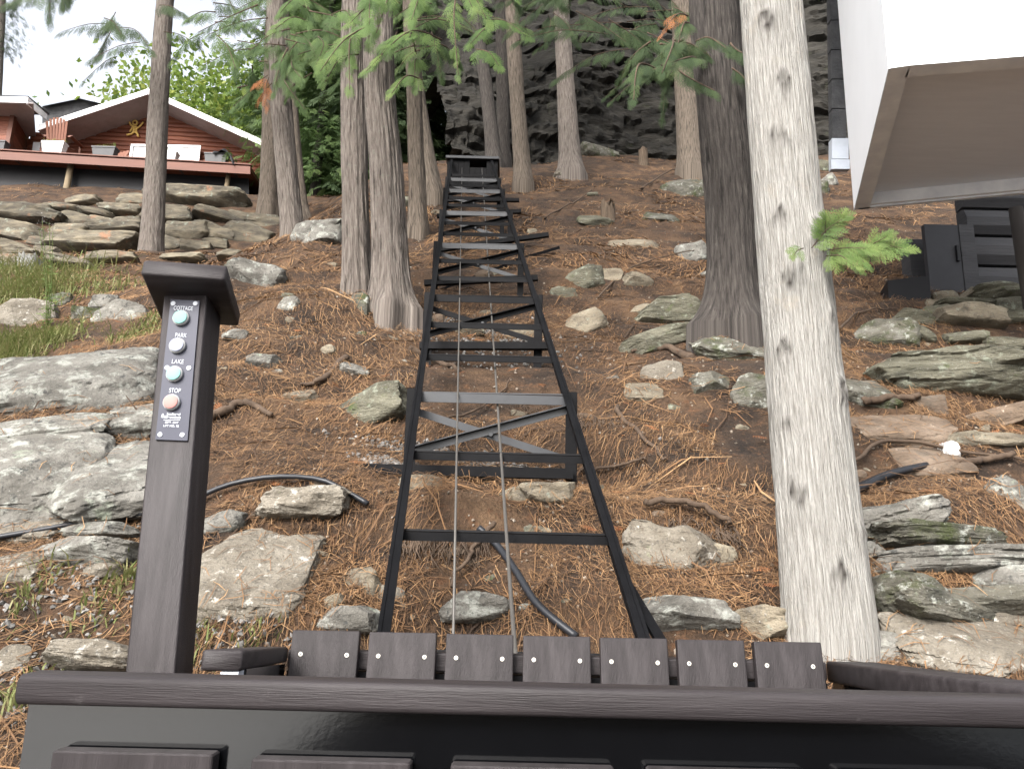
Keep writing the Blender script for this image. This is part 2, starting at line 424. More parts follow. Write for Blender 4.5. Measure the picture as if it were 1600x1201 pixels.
M['screw'] = plain('zinc_screw', (0.55, 0.52, 0.46), 0.4, metal=0.4)
M['panel'] = mat('dark_blue_grey_panel', [(0.020, 0.022, 0.038), (0.027, 0.029, 0.048)], scale=8, rough=0.5, bump=0)
M['lettering'] = plain('white_engraved_lettering', (0.42, 0.44, 0.48), 0.6, bump=0)
M['btn_rim'] = plain('white_button_rim', (0.27, 0.275, 0.275), 0.7, bump=0)
M['btn_green'] = plain('pale_green_button', (0.17, 0.36, 0.325), 0.7, bump=0)
M['btn_white'] = plain('white_button', (0.25, 0.265, 0.35), 0.7, bump=0)
M['btn_red'] = plain('pink_button', (0.38, 0.165, 0.15), 0.7, bump=0)
M['log_red'] = mat('red_brown_log_siding', [(0.10, 0.029, 0.016), (0.15, 0.047, 0.025), (0.21, 0.072, 0.038)], scale=2.2, stretch=(0.4, 0.4, 4), rough=0.6, bump=0.2, rnd=0.12)
M['deck_red'] = mat('red_brown_deck_board', [(0.085, 0.030, 0.018), (0.12, 0.044, 0.027)], scale=2, stretch=(0.4, 0.4, 3), rough=0.6, bump=0.1)
M['fascia'] = plain('white_fascia', (0.78, 0.78, 0.79), 0.5)
M['soffit'] = plain('brown_soffit', (0.27, 0.24, 0.235), 0.7)
M['shingle'] = mat('dark_shingle', [(0.025, 0.026, 0.028), (0.05, 0.05, 0.052)], scale=8, rough=0.95, bump=0.5)
M['chair_wood'] = plain('brown_chair_wood', (0.14, 0.055, 0.033), 0.6)
M['white_paint'] = mat('white_painted_board', [(0.83, 0.85, 0.88), (0.87, 0.89, 0.92)], scale=3, rough=0.5, bump=0.05, bscale=30)
M['grey_paint'] = mat('worn_grey_white_board', [(0.76, 0.80, 0.86), (0.81, 0.85, 0.91)], scale=6, stretch=(0.6, 4, 1), rough=0.7, bump=0.15, bscale=30, rot=(0, 0, 10), spots=[(22, 0.66, 0.72, (0.86, 0.89, 0.92), False)])
M['lip_paint'] = plain('pale_lip_board', (0.88, 0.89, 0.92), 0.6)
M['lip_grey'] = plain('grey_edge_board', (0.84, 0.88, 0.94), 0.6)
M['charcoal'] = mat('charcoal_painted_log', [(0.030, 0.030, 0.033), (0.050, 0.049, 0.052)], scale=2, stretch=(0.5, 0.5, 5), rough=0.7, bump=0.3, bscale=10)
M['charcoal_door'] = plain('charcoal_door_paint', (0.027, 0.027, 0.031), 0.6)
M['black'] = plain('black_box_paint', (0.008, 0.008, 0.01), 0.6)
M['cloth'] = plain('black_cloth', (0.01, 0.01, 0.012), 0.7)
M['planter'] = plain('grey_planter', (0.06, 0.06, 0.063), 0.6)
M['planter_white'] = plain('white_planter', (0.72, 0.72, 0.72), 0.5)
M['gold'] = plain('yellow_gold_paint', (0.62, 0.42, 0.12), 0.45)
M['glass'] = plain('window_glass', (0.10, 0.11, 0.12), 0.12, bump=0, spec=0.7)
M['log_post'] = mat('peeled_log', [(0.13, 0.10, 0.065), (0.21, 0.165, 0.105)], scale=6, stretch=(4, 4, 0.6), rough=0.8)
M['metal_pale'] = plain('pale_metal_flashing', (0.42, 0.45, 0.50), 0.4, metal=0.3)
M['plank'] = plain('reflection_dock_plank', (0.016, 0.014, 0.012), 1.0, rnd=0.2, spec=0.0)  # near-black so the added platform darkens the panel reflection
M['water'] = mat('lake_water', [(0.012, 0.022, 0.03), (0.02, 0.035, 0.045)], scale=0.4, rough=0.08, bump=0.25, bscale=1.4, spec=0.5, bdist=0.15)
# ------------------------------------------------------------------ the setting: hillside, lake, cliff
def axis(dense0, dense1, step, far0, far1, grow):
    a = list(np.arange(dense0, dense1, step)); s = step
    while a[-1] < far1: s *= grow; a.append(a[-1] + s)
    s = step; b = [dense0]
    while b[-1] > far0: s *= grow; b.append(b[-1] - s)
    return np.array(b[:0:-1] + a)
gx = axis(-4.0, 3.6, 0.037, -420, 420, 1.055)
gy = axis(1.5, 7.5, 0.035, -4, 420, 1.020)
XX, YY = np.meshgrid(gx, gy)
ZZ = gz(XX, YY)
nx, ny = len(gx), len(gy)
ii = (np.arange(ny - 1)[:, None] * nx + np.arange(nx - 1)[None, :]).ravel()
hill = npmesh('hillside_ground', np.stack([XX.ravel(), YY.ravel(), ZZ.ravel()], 1), np.stack([ii, ii + 1, ii + nx + 1, ii + nx], 1), M['ground'], origin=np.zeros(3))
tag(hill, 'steep hillside covered with brown needles and soil', kind='structure')

mb = MB()
mb.add([(-900, -900, -2.25), (900, -900, -2.25), (900, -2.2, -2.25), (-900, -2.2, -2.25)], [(0, 1, 2, 3)])
tag(mb.build('lake', M['water']), 'lake water behind the viewer', kind='structure')
reflection_dock = tag(MB().box(-1.9, 5.0, -12.4, 0.35, -1.80, -1.70).build('reflection_dock', M['plank']), 'dark unseen platform added behind the viewer for the panel reflection', kind='structure')  # unseen platform, added so the front panel mirrors something dark on its right
for k in range(81):
    y0 = -12.4 + k * 0.156
    MB().box(-1.9, 5.0, y0, y0 + 0.145, -1.697, -1.66).build('plank', M['plank'], reflection_dock)

# the cliff behind the upper slope: strata pushed in and out along their bedding
cp = smooth_path([(-1.55, 16.2, 0), (-0.5, 16.7, 0), (0.9, 17.8, 0), (2.4, 18.7, 0), (5, 19.5, 0), (8, 19.5, 0), (11, 18.6, 0), (15, 17.4, 0), (20, 16.5, 0)], 280)
nv = 160
hh = np.linspace(-1.0, 11.5, nv)
tn = np.gradient(cp, axis=0); tn /= np.linalg.norm(tn, axis=1)[:, None]
nrm = np.stack([tn[:, 1], -tn[:, 0]], 1)
U = np.cumsum(np.r_[0, np.linalg.norm(np.diff(cp, axis=0), axis=1)])
UU, HH = np.meshgrid(U, hh)
bed = HH * 3.4 + 0.42 * UU + 0.9 * fbm(UU * 0.45, HH * 0.45, 0, 71, 3)
li = np.floor(bed); lf = bed - li
push = 0.14 * vnoise(UU * 0.9 + li * 5.3, li * 3.1, 0, 72) + 0.09 * vnoise(UU * 2.7 + li * 2.1, li * 7.7, 0, 73)
blk = np.floor(UU * 2.2 + li * 0.37 + 0.5 * vnoise(UU, li, 0, 77))
push += 0.15 * vnoise(blk * 1.37, li * 2.3, 0, 78)
push += -0.07 * sstep(0.8, 1.0, lf) + 0.55 * fbm(UU * 0.35, HH * 0.35, 2, 74, 2) + 0.055 * fbm(UU * 5, HH * 9, 0, 75, 4, .6)
gb = gz(cp[:, 0], cp[:, 1], False)
back = HH * (0.42 - 0.12 * sstep(0, 6, UU)) + 0.25 * np.maximum(HH - 4, 0)
VX = cp[None, :, 0] + nrm[None, :, 0] * (push - back); VY = cp[None, :, 1] + nrm[None, :, 1] * (push - back)
hcap = 2.2 + 9.5 * sstep(0.5, 2.8, UU) + 0.8 * fbm(UU * 0.8, 0, 0, 79, 2)
VZ = gb[None, :] + np.minimum(HH, hcap) + 0.10 * fbm(UU * 2, HH * 2, 5, 76, 2)
ncu = len(U)
ii = (np.arange(nv - 1)[:, None] * ncu + np.arange(ncu - 1)[None, :]).ravel()
tag(npmesh('rock_cliff', np.stack([VX.ravel(), VY.ravel(), VZ.ravel()], 1), np.stack([ii, ii + 1, ii + ncu + 1, ii + ncu], 1), M['cliff'], sharp=38),
    'dark layered rock cliff at the top of the slope', kind='structure')

# ------------------------------------------------------------------ rocks
def cube_sphere(n):
    key = {}; V = []; Fs = []
    for ax in range(3):
        for s in (-1, 1):
            idx = np.zeros((n + 1, n + 1), int)
            for i in range(n + 1):
                for j in range(n + 1):
                    p = [0, 0, 0]; p[ax] = s; p[(ax + 1) % 3] = -1 + 2 * i / n; p[(ax + 2) % 3] = -1 + 2 * j / n
                    k = tuple(round(q, 5) for q in p)
                    if k not in key: key[k] = len(V); V.append(p)
                    idx[i, j] = key[k]
            for i in range(n):
                for j in range(n):
                    q = (idx[i, j], idx[i + 1, j], idx[i + 1, j + 1], idx[i, j + 1])
                    Fs.append(q if s > 0 else q[::-1])
    return np.array(V, float), np.array(Fs, int)
_CS = {}
ROCKS = []
def rock_verts(dims, seed, n=14, box=5.0, strata=0.02, cuts=9, rough=0.03, lump=0.12):
    rg = np.random.default_rng(seed)
    if n not in _CS: _CS[n] = cube_sphere(n)
    V, Fs = _CS[n]; V = V.copy()
    V = V / ((np.abs(V) ** box).sum(1) ** (1 / box))[:, None]
    V *= 1 + lump * fbm(V[:, 0] * 1.1 + seed, V[:, 1] * 1.1, V[:, 2] * 1.1, seed % 997, 2)[:, None]
    for k in range(cuts):
        nn = rg.normal(size=3); nn[2] *= 0.7; nn /= np.linalg.norm(nn)
        sup = (V @ nn).max() * rg.uniform(0.66, 0.92)
        ex = np.maximum(V @ nn - sup, 0)
        V -= ex[:, None] * nn * 0.93
    if strata:
        k = rg.uniform(1.4, 3.2)
        s = V[:, 2] * k + 0.7 * V[:, 0] * rg.uniform(-1, 1) + 0.4 * V[:, 1] * rg.uniform(-1, 1) + 0.55 * fbm(V[:, 0] * 1.5, V[:, 1] * 1.5, V[:, 2] * 1.5, seed % 991 + 5, 3)
        li = np.floor(s); lf = s - li
        off = strata * (1.4 * vnoise(li * 1.7 + seed, V[:, 0] * 1.3, V[:, 1] * 1.3, seed % 983) - 0.9 * sstep(0.80, 1.0, lf) * (0.4 + 0.6 * np.clip(0.5 + vnoise(V[:, 0] * 2 + li, V[:, 1] * 2, li, seed % 971), 0, 1)))
        V[:, 0] *= 1 + off * 1.6; V[:, 1] *= 1 + off * 1.6
    cell = np.floor(V * 2.3 + 0.6 * fbm(V[:, 0], V[:, 1], V[:, 2], seed % 967, 2)[:, None] + seed % 13)
    V *= 1 + 0.035 * vnoise(cell[:, 0] * 1.37, cell[:, 1] * 1.37, cell[:, 2] * 1.37, seed % 953)[:, None]
    V *= 1 + rough * fbm(V[:, 0] * 4, V[:, 1] * 4, V[:, 2] * 4 + seed, seed % 977, 4, 0.6)[:, None]
    return V * np.asarray(dims) / 2, Fs
def rock(px, py, w, h, rot, mt, label=None, name='rock', parent=None, depth=0.75, n=None, lift=0.0, seed=None, Y=None, group=None, box=5.0, strata=0.012, cat='rock', cuts=9, rough=0.03, yaw=None, lump=0.12, lie=False):
    c = G(px, py) if Y is None else P(px, py, Y)
    k = pxm(c[1], c[2])
    W, H = w * k, h * k
    seed = seed if seed is not None else int(px * 13 + py * 7)
    if n is None: n = int(min(32, max(6, max(w, h) / 5.5)))
    V, Fs = rock_verts((W * 1.06, W * depth, H * 1.08) if not lie else (W * 1.08, H / 0.50, min(W, H / .5) * 0.42), seed, n, box, strata, cuts, rough, lump)
    yaw = (((seed * 37) % 50) - 25) if yaw is None else yaw
    Mx = np.array(Matrix.Rotation(R(rot + 1.4 if not lie else rot * .3 + 1.4), 3, 'Y') @ Matrix.Rotation(R(-14 if not lie else 31), 3, 'X') @ Matrix.Rotation(R(yaw if not lie else -rot * .8), 3, 'Z'))
    V = V @ Mx.T
    c = c + np.array([0, H * 0.16 if not lie else 0, lift - (0.13 * H if parent is None and Y is None else 0)])
    o = npmesh(name, V + c, Fs, M[mt], parent, sharp=32, origin=c)
    if max(w, h) > 36 and name == 'rock': ROCKS.append((V + c, Fs, max(w, h)))
    if parent is None: tag(o, label, cat, group)
    return o

# ------------------------------------------------------------------ trees
def project(p):
    q = CR.T @ np.asarray(p, float)
    return 800 + F * q[0] / -q[2], 600.5 - F * q[1] / -q[2]
def trunk(root, pts, rad, rows, seg, mt, amp=0.012, freq=9.0, flare=0.5, lobes=5, name='trunk', knots=(), vfreq=0.8, fh=0.28, seed=1, lobe_amp=0.22, nfine=0.0):
    c = smooth_path(pts, rows)
    h = np.cumsum(np.r_[0, np.linalg.norm(np.diff(c, axis=0), axis=1)])
    r = np.interp(h / h[-1], np.linspace(0, 1, len(rad)), rad)
    th = np.linspace(-math.pi, math.pi, seg + 1)
    TH, H = np.meshgrid(th, h)
    RR = np.repeat(r[:, None], seg + 1, 1)
    cx, sx = np.cos(TH), np.sin(TH)
    R0 = r[0]
    n1 = fbm(cx * freq * R0 * 6, sx * freq * R0 * 6, H * vfreq, seed, 3, 0.6)
    ridge = 1 - np.minimum(1, np.abs(n1) * 2.2)
    n2 = vnoise(cx * freq * R0 * 16, sx * freq * R0 * 16, H * vfreq * 3, seed + 9)
    d = amp * (-ridge * 1.1 + 0.5 * n2) + RR * 0.05 * fbm(cx * 1.2, sx * 1.2, H * 0.9, seed + 3, 2)
    if nfine: d = d + nfine * vnoise(cx * 60 * R0 * 2, sx * 60 * R0 * 2, H * 6, seed + 19)
    lob = 1 + lobe_amp * np.cos(lobes * TH + seed) + 0.6 * lobe_amp * np.cos((lobes - 2) * TH + 2.1 * seed)
    fl = flare * np.exp(-H / fh) * lob
    RR = RR * (1 + fl) + d
    kn = np.zeros_like(H)
    for (kx, ky, kr) in knots:
        pj = np.array([project(q) for q in c])
        i = int(np.argmin(np.abs(pj[:, 1] - ky)))
        off = (kx - pj[i, 0]) * pxm(c[i][1], c[i][2])
        t0 = math.asin(max(-0.97, min(0.97, off / (r[i] * 1.02))))
        dd = np.sqrt((r[i] * (TH - t0)) ** 2 + (0.85 * (H - h[i])) ** 2) / kr
        wob = 1 + 0.35 * fbm(TH * r[i] * 40, H * 40, 0, int(kx), 2)
        dd = dd * wob
        RR = RR + kr * 0.42 * np.exp(-((dd - 0.75) / 0.35) ** 2) - kr * 0.25 * np.exp(-(dd / 0.35) ** 2) + 0.15 * kr * np.exp(-(dd / 1.9) ** 2)
        kn = np.maximum(kn, np.clip(1.1 * np.exp(-((dd - 0.72) / 0.30) ** 2) * (0.55 + 0.6 * np.abs(fbm(TH * 70 * r[i], H * 70, 0, 5, 2))) + 0.55 * np.exp(-(dd / 0.3) ** 2), 0, 1))
    V = np.stack([c[:, 0][:, None] + RR * np.sin(TH), c[:, 1][:, None] - RR * np.cos(TH), np.repeat(c[:, 2][:, None], seg + 1, 1)], 2)
    V[0, :, 2] -= 0.7
    nc = seg + 1
    ii = (np.arange(rows - 1)[:, None] * nc + np.arange(seg)[None, :]).ravel()
    Fs = np.stack([ii, ii + 1, ii + nc + 1, ii + nc], 1)
    uv = np.stack([(TH * R0 * 5).ravel(), (H * 5).ravel()], 1)
    return npmesh(name, V.reshape(-1, 3), Fs, M[mt], root, uv=uv, attrs={'knot': kn.ravel()}), c, r

def frond(nl, ns, wid=0.15, sub=0.40, seed=3, lw=0.26):
    V, Q = [], []
    rg = np.random.default_rng(seed)
    def leaf(b, d, L, w):
        n = np.array([-d[1], d[0]]); i = len(V)
        for q in (b, b + d * L * .55 + n * w * .5, b + d * L, b + d * L * .55 - n * w * .5):
            V.append((q[0], q[1], -0.22 * q[0] ** 2 - 0.35 * abs(q[1]) ** 1.5))
        Q.append((i, i + 1, i + 2, i + 3))
    leaf(np.array([0., 0.]), np.array([1., 0.]), 1.0, 0.03)
    for i in range(nl):
        t = (i + .5) / nl
        for sd_ in (-1, 1):
            tt = t + 0.25 / nl * sd_
            L = (0.46 * (1 - tt) ** 0.7 * (0.5 + 0.5 * min(1, tt * 3)) + 0.05) * rg.uniform(0.7, 1.15)
            a = R(46 - 12 * tt + rg.uniform(-7, 7)) * sd_; d = np.array([math.cos(a), math.sin(a)]); b = np.array([tt * 0.95, 0])
            if ns:
                leaf(b, d, L, L * 0.05 + 0.010)
                for j in range(ns):
                    s = (j + .7) / (ns + .3)
                    for s2 in (-1, 1):
                        a2 = a + s2 * R(36); d2 = np.array([math.cos(a2), math.sin(a2)])
                        l2 = (sub * L * (1 - s * 0.55) + 0.012) * rg.uniform(.75, 1.2)
                        leaf(b + d * L * (s + .06 * s2), d2, l2, l2 * lw + 0.004)
            else:
                leaf(b, d, L, L * wid + 0.02)
    return np.array(V), np.array(Q)
FR_HI, FR_MID, FR_LO = frond(6, 5, sub=0.34, lw=.26), frond(7, 0, 0.2), frond(3, 0, 0.5)
FR_M2 = frond(6, 3, 0.2, 0.34, lw=.26)
FR_M1 = frond(5, 2, 0.2, 0.32, lw=.34)

def scatter(tmpl, pos, ax, up, sc):
    v, q = tmpl
    ax = ax / np.linalg.norm(ax, axis=1)[:, None]
    y = np.cross(up, ax); y = y / (np.linalg.norm(y, axis=1)[:, None] + 1e-9)
    z = np.cross(ax, y)
    V = pos[:, None, :] + sc[:, None, None] * (v[None, :, 0:1] * ax[:, None] + v[None, :, 1:2] * y[:, None] + v[None, :, 2:3] * z[:, None])
    n, k = len(pos), len(v)
    Q = (q[None] + (np.arange(n) * k)[:, None, None]).reshape(-1, q.shape[1])
    return V.reshape(-1, 3), Q
def tints(n, k, mean=0.5, sd=0.22, inner=None):
    t = np.clip(RNG.normal(mean, sd, n), 0, 1)
    return np.repeat(t, k)

def spray(root, a, b, mt='cedar_bright', size=0.2, nf=14, droop=0.12, tmpl=None, rad=0.006, barkm='root', hang=0.45, flat=0.5, seed=0, tm=0.55):
    """a side branch from a to b with flat cedar sprays hanging off it"""
    rg = np.random.default_rng(seed + 31)
    tmpl = tmpl or FR_HI
    a, b = np.asarray(a, float), np.asarray(b, float)
    L = np.linalg.norm(b - a)
    mid = (a + b) / 2 + np.array([0, 0, droop * L])
    path = smooth_path([a, mid + rg.normal(0, 0.04 * L, 3), b], 14)
    V, Fs, _ = sweep(path, np.linspace(rad, rad * 0.35, 14), 6)
    br = npmesh('branch', V, Fs, M[barkm], root)
    t = np.clip(np.linspace(0.12, 1.0, nf) + rg.normal(0, 0.02, nf), 0, 1)
    pos = np.stack([np.interp(t * 13, np.arange(14), path[:, i]) for i in range(3)], 1)
    d = (b - a) / L
    side = np.cross(d, np.array([0, -flat, 1.0])); side /= np.linalg.norm(side) + 1e-9
    alt = np.where(np.arange(nf) % 2 == 0, 1, -1)
    ax = d[None] * (0.75 + 0.4 * t)[:, None] + side[None] * (alt * rg.uniform(0.45, 0.95, nf) * (1.15 - 0.9 * t))[:, None] + rg.normal(0, 0.14, (nf, 3))
    ax[:, 2] -= hang * rg.uniform(0.5, 1.3, nf)
    up = np.array([0, -flat, 1.0])[None] + rg.normal(0, 0.35, (nf, 3))
    sc = size * (1.05 - 0.45 * t) * rg.uniform(0.75, 1.2, nf)
    V, Q = scatter(tmpl, pos, ax, up, sc)
    tn_ = np.repeat(np.clip(rg.normal(tm, 0.2, nf), 0, 1), len(tmpl[0]))
    npmesh('foliage', V, Q, M[mt], br, smooth=False, tint=tn_)
    return br

def crown_mesh(h, rad, nb, per, size, tmpl, seed, shape='cone', droop=0.35, inner=0.1):
    """fronds of a conifer crown, local coordinates, trunk axis on z"""
    rg = np.random.default_rng(seed)
    n = nb * per
    zb = np.repeat(np.sort(rg.uniform(0, 1, nb)) ** 1.1, per)
    az = np.repeat(rg.uniform(0, 2 * math.pi, nb), per)
    if shape == 'cone': ln = rad * (1.0 - 0.85 * zb) * (0.55 + 0.45 * np.clip(zb * 6, 0, 1))
    else: ln = rad * np.sqrt(np.clip(1 - (2 * zb - 0.9) ** 2 * 0.8, 0.1, 1))
    ln = ln * np.repeat(rg.uniform(0.6, 1.15, nb), per)
    s = np.tile(np.linspace(inner, 1, per), nb) + rg.normal(0, 0.03, n)
    rr = ln * s
    px_ = rr * np.cos(az) + rg.normal(0, 0.06 * rad, n); py_ = rr * np.sin(az) + rg.normal(0, 0.06 * rad, n)
    pz_ = zb * h - droop * ln * s ** 2 + 0.15 * ln * s + rg.normal(0, 0.05 * rad, n)
    a2 = az + rg.normal(0, 0.75, n)
    ax = np.stack([np.cos(a2), np.sin(a2), -0.25 - 0.9 * rg.random(n) * s], 1)
    up = np.stack([rg.normal(0, 0.45, n), rg.normal(0, 0.45, n), np.ones(n)], 1)
    sc = size * rg.uniform(0.6, 1.3, n)
    V, Q = scatter(tmpl, np.stack([px_, py_, pz_], 1), ax, up, sc)
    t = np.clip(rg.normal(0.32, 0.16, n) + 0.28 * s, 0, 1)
    return V, Q, np.repeat(t, len(tmpl[0]))
def limbs_mesh(h, rad, nb, seed):
    rg = np.random.default_rng(seed); mb = MB()
    for k in range(nb):
        z = rg.uniform(0, 0.95); a = rg.uniform(0, 6.28); l = rad * (1 - 0.85 * z) * rg.uniform(.6, 1)
        p = [(0, 0, z * h), (l * .5 * math.cos(a), l * .5 * math.sin(a), z * h + .05 * l), (l * math.cos(a), l * math.sin(a), z * h - .2 * l)]
        mb.tube(smooth_path(p, 6), np.linspace(0.02, 0.006, 6) * rad / 1.6, 5)
    return mb
def cloud_mesh(rx, rz, ncl, per, leaf, seed, spread=0.28):
    rg = np.random.default_rng(seed)
    c = rg.normal(size=(ncl, 3)); c /= np.linalg.norm(c, axis=1)[:, None]
    c *= (rg.random(ncl) ** 0.45)[:, None] * np.array([rx, rx, rz]) * (1 + 0.3 * fbm(c[:, 0] * 2, c[:, 1] * 2, c[:, 2] * 2, seed, 2))[:, None]
    n = ncl * per
    p = np.repeat(c, per, 0) + rg.normal(size=(n, 3)) * spread * rx * np.array([1, 1, 0.6])
    ax = rg.normal(size=(n, 3)); ax[:, 2] -= 0.4
    up = rg.normal(0, 0.6, (n, 3)); up[:, 2] += 1
    dia = (np.array([(0, 0, 0), (.5, .3, -.03), (1, 0, -.1), (.5, -.3, -.03)]), np.array([(0, 1, 2, 3)]))
    V, Q = scatter(dia, p, ax, up, leaf * rg.uniform(0.6, 1.3, n))
    t = np.clip(np.repeat(rg.normal(0.5, 0.2, ncl), per) + rg.normal(0, 0.12, n), 0, 1)
    return V, Q, np.repeat(t, 4)
def mesh_only(name, VQT, mt):
    o = npmesh(name, VQT[0], VQT[1], M[mt], smooth=False, tint=VQT[2], origin=np.zeros(3))
    me = o.data; bpy.data.objects.remove(o); WLOC.pop(name, None)
    return me
def child_mesh(me, name, root, loc, sc=1.0, rz=0.0):
    o = bpy.data.objects.new(name, me); COL.objects.link(o)
    o.parent = root; o.location = np.asarray(loc, float) - wloc(root)
    o.scale = (sc, sc, sc) if np.isscalar(sc) else sc
    o.rotation_euler[2] = rz
    return o
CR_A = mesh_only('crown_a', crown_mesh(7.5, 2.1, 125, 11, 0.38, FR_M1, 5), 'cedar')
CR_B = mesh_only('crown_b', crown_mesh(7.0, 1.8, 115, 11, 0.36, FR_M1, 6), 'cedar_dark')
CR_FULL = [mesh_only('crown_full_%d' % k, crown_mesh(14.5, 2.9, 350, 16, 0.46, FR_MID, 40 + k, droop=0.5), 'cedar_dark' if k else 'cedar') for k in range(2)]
CR_LEAF = [mesh_only('crown_leaf_%d' % k, cloud_mesh(2.6, 3.0, 190, 90, 0.16, 60 + k, 0.2), 'leaf_light' if k == 0 else 'leaf_blown_out') for k in range(2)]

TREES = {}
def tree(key, base, top, wbase, wtop, mt, label, H=12.0, crown=None, crown_z=None, rows=90, seg=40, amp=0.010, freq=9, flare=0.4, Y=None, dY=0.0, knots=(), crown_sc=1.0, name='cedar_tree', mids=(), group='tall cedars on the slope', **kw):
    """base/top are seen points; the trunk runs on above the picture to height H"""
    b = G(*base) if Y is None else P(base[0], base[1], Y)
    if Y is not None: b[2] = float(gz(b[0], b[1]))
    t = P(top[0], top[1], b[1] + dY)
    ms = [P(q[0], q[1], b[1] + dY * (base[1] - q[1]) / (base[1] - top[1])) for q in mids]
    d = (t - (ms[-1] if ms else b)); d = d / max(d[2], 0.1)
    rb = wbase * pxm(b[1], b[2]) / 2; rt = wtop * pxm(t[1], t[2]) / 2
    topz = max(b[2] + H, t[2] + 2.0)
    e = t + d * (topz - t[2]) * np.array([0.4, 0.4, 1])
    pts = [b] + ms + [t, (t + e) / 2, e]
    root = empty(name, b, label, 'tree', group)
    f = (t[2] - b[2]) / (topz - b[2])
    q = np.linspace(0, 1, 12); rr = np.where(q < f, rb + (rt - rb) * q / f, rt * (1 - (q - f) / (1 - f) * 0.85))
    # resample so rows are even in height
    cpts = smooth_path(pts, 200); hz = (cpts[:, 2] - b[2]) / (topz - b[2])
    g = np.linspace(0, 1, 24); rs = np.stack([np.interp(g, hz, cpts[:, i]) for i in range(3)], 1)
    o, c, r = trunk(root, rs, rr, rows, seg, mt, amp, freq, flare, knots=knots, seed=int(base[0]) % 91, **kw)
    if crown is not None:
        cz = crown_z if crown_z is not None else t[2] + 0.6
        i = int(np.argmin(np.abs(c[:, 2] - cz)))
        child_mesh(crown, 'crown', root, c[i], crown_sc, rz=base[0] * 0.7)
    TREES[key] = (root, c, r)
    return root
# the cedars whose trunks stand in view
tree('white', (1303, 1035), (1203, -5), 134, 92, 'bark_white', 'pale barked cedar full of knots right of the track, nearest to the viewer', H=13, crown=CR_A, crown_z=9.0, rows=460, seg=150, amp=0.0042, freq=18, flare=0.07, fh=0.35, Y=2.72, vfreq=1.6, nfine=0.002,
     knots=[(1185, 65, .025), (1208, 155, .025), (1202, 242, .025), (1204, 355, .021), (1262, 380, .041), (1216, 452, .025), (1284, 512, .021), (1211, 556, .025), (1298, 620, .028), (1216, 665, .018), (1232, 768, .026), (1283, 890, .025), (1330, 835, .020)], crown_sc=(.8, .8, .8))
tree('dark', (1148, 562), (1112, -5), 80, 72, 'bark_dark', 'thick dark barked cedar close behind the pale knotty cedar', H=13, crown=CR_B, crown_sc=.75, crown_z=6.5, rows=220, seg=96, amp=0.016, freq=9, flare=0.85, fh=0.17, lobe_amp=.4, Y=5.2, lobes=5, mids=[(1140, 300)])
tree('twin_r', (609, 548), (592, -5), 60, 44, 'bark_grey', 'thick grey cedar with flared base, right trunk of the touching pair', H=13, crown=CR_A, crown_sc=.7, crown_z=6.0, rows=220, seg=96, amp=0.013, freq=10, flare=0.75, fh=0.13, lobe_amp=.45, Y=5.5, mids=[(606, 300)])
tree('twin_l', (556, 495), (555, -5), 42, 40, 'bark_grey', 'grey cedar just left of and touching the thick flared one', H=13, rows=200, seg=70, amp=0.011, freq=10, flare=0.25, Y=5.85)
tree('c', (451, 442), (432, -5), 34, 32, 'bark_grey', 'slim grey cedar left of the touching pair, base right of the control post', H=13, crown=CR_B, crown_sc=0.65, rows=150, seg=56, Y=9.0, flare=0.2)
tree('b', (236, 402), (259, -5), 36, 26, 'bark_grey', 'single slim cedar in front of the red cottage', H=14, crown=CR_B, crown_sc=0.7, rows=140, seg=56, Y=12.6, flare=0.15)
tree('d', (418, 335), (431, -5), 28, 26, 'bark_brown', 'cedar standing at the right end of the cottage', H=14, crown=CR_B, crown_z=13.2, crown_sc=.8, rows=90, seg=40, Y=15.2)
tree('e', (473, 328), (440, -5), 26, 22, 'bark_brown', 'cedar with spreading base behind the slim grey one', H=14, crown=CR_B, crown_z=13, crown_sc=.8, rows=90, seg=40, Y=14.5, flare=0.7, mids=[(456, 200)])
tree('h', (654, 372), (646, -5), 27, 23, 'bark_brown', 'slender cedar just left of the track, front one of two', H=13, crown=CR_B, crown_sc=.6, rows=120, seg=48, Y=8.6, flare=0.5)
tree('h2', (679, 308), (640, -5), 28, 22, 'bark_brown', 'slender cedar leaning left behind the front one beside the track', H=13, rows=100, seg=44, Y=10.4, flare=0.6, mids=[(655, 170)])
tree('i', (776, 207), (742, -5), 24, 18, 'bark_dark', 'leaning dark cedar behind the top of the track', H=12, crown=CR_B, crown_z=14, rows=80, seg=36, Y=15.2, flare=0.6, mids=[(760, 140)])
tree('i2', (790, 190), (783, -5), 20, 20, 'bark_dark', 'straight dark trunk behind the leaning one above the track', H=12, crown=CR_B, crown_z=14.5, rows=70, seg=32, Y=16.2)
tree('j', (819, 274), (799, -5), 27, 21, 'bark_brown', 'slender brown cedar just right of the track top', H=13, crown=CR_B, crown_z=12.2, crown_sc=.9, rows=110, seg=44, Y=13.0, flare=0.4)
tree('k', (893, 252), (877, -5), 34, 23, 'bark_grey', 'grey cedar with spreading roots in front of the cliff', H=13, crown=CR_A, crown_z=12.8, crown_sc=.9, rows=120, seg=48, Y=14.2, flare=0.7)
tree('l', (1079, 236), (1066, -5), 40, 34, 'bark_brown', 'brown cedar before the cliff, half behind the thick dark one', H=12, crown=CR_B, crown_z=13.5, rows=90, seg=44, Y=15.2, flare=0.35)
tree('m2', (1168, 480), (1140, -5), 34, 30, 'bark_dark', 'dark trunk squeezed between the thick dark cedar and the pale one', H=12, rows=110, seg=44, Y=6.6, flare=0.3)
tree('s1', (832, 205), (828, 20), 7, 5, 'bark_dark', 'thin sapling trunk in front of the cliff', H=6, rows=40, seg=14, amp=.003, name='sapling', group='saplings before the cliff')
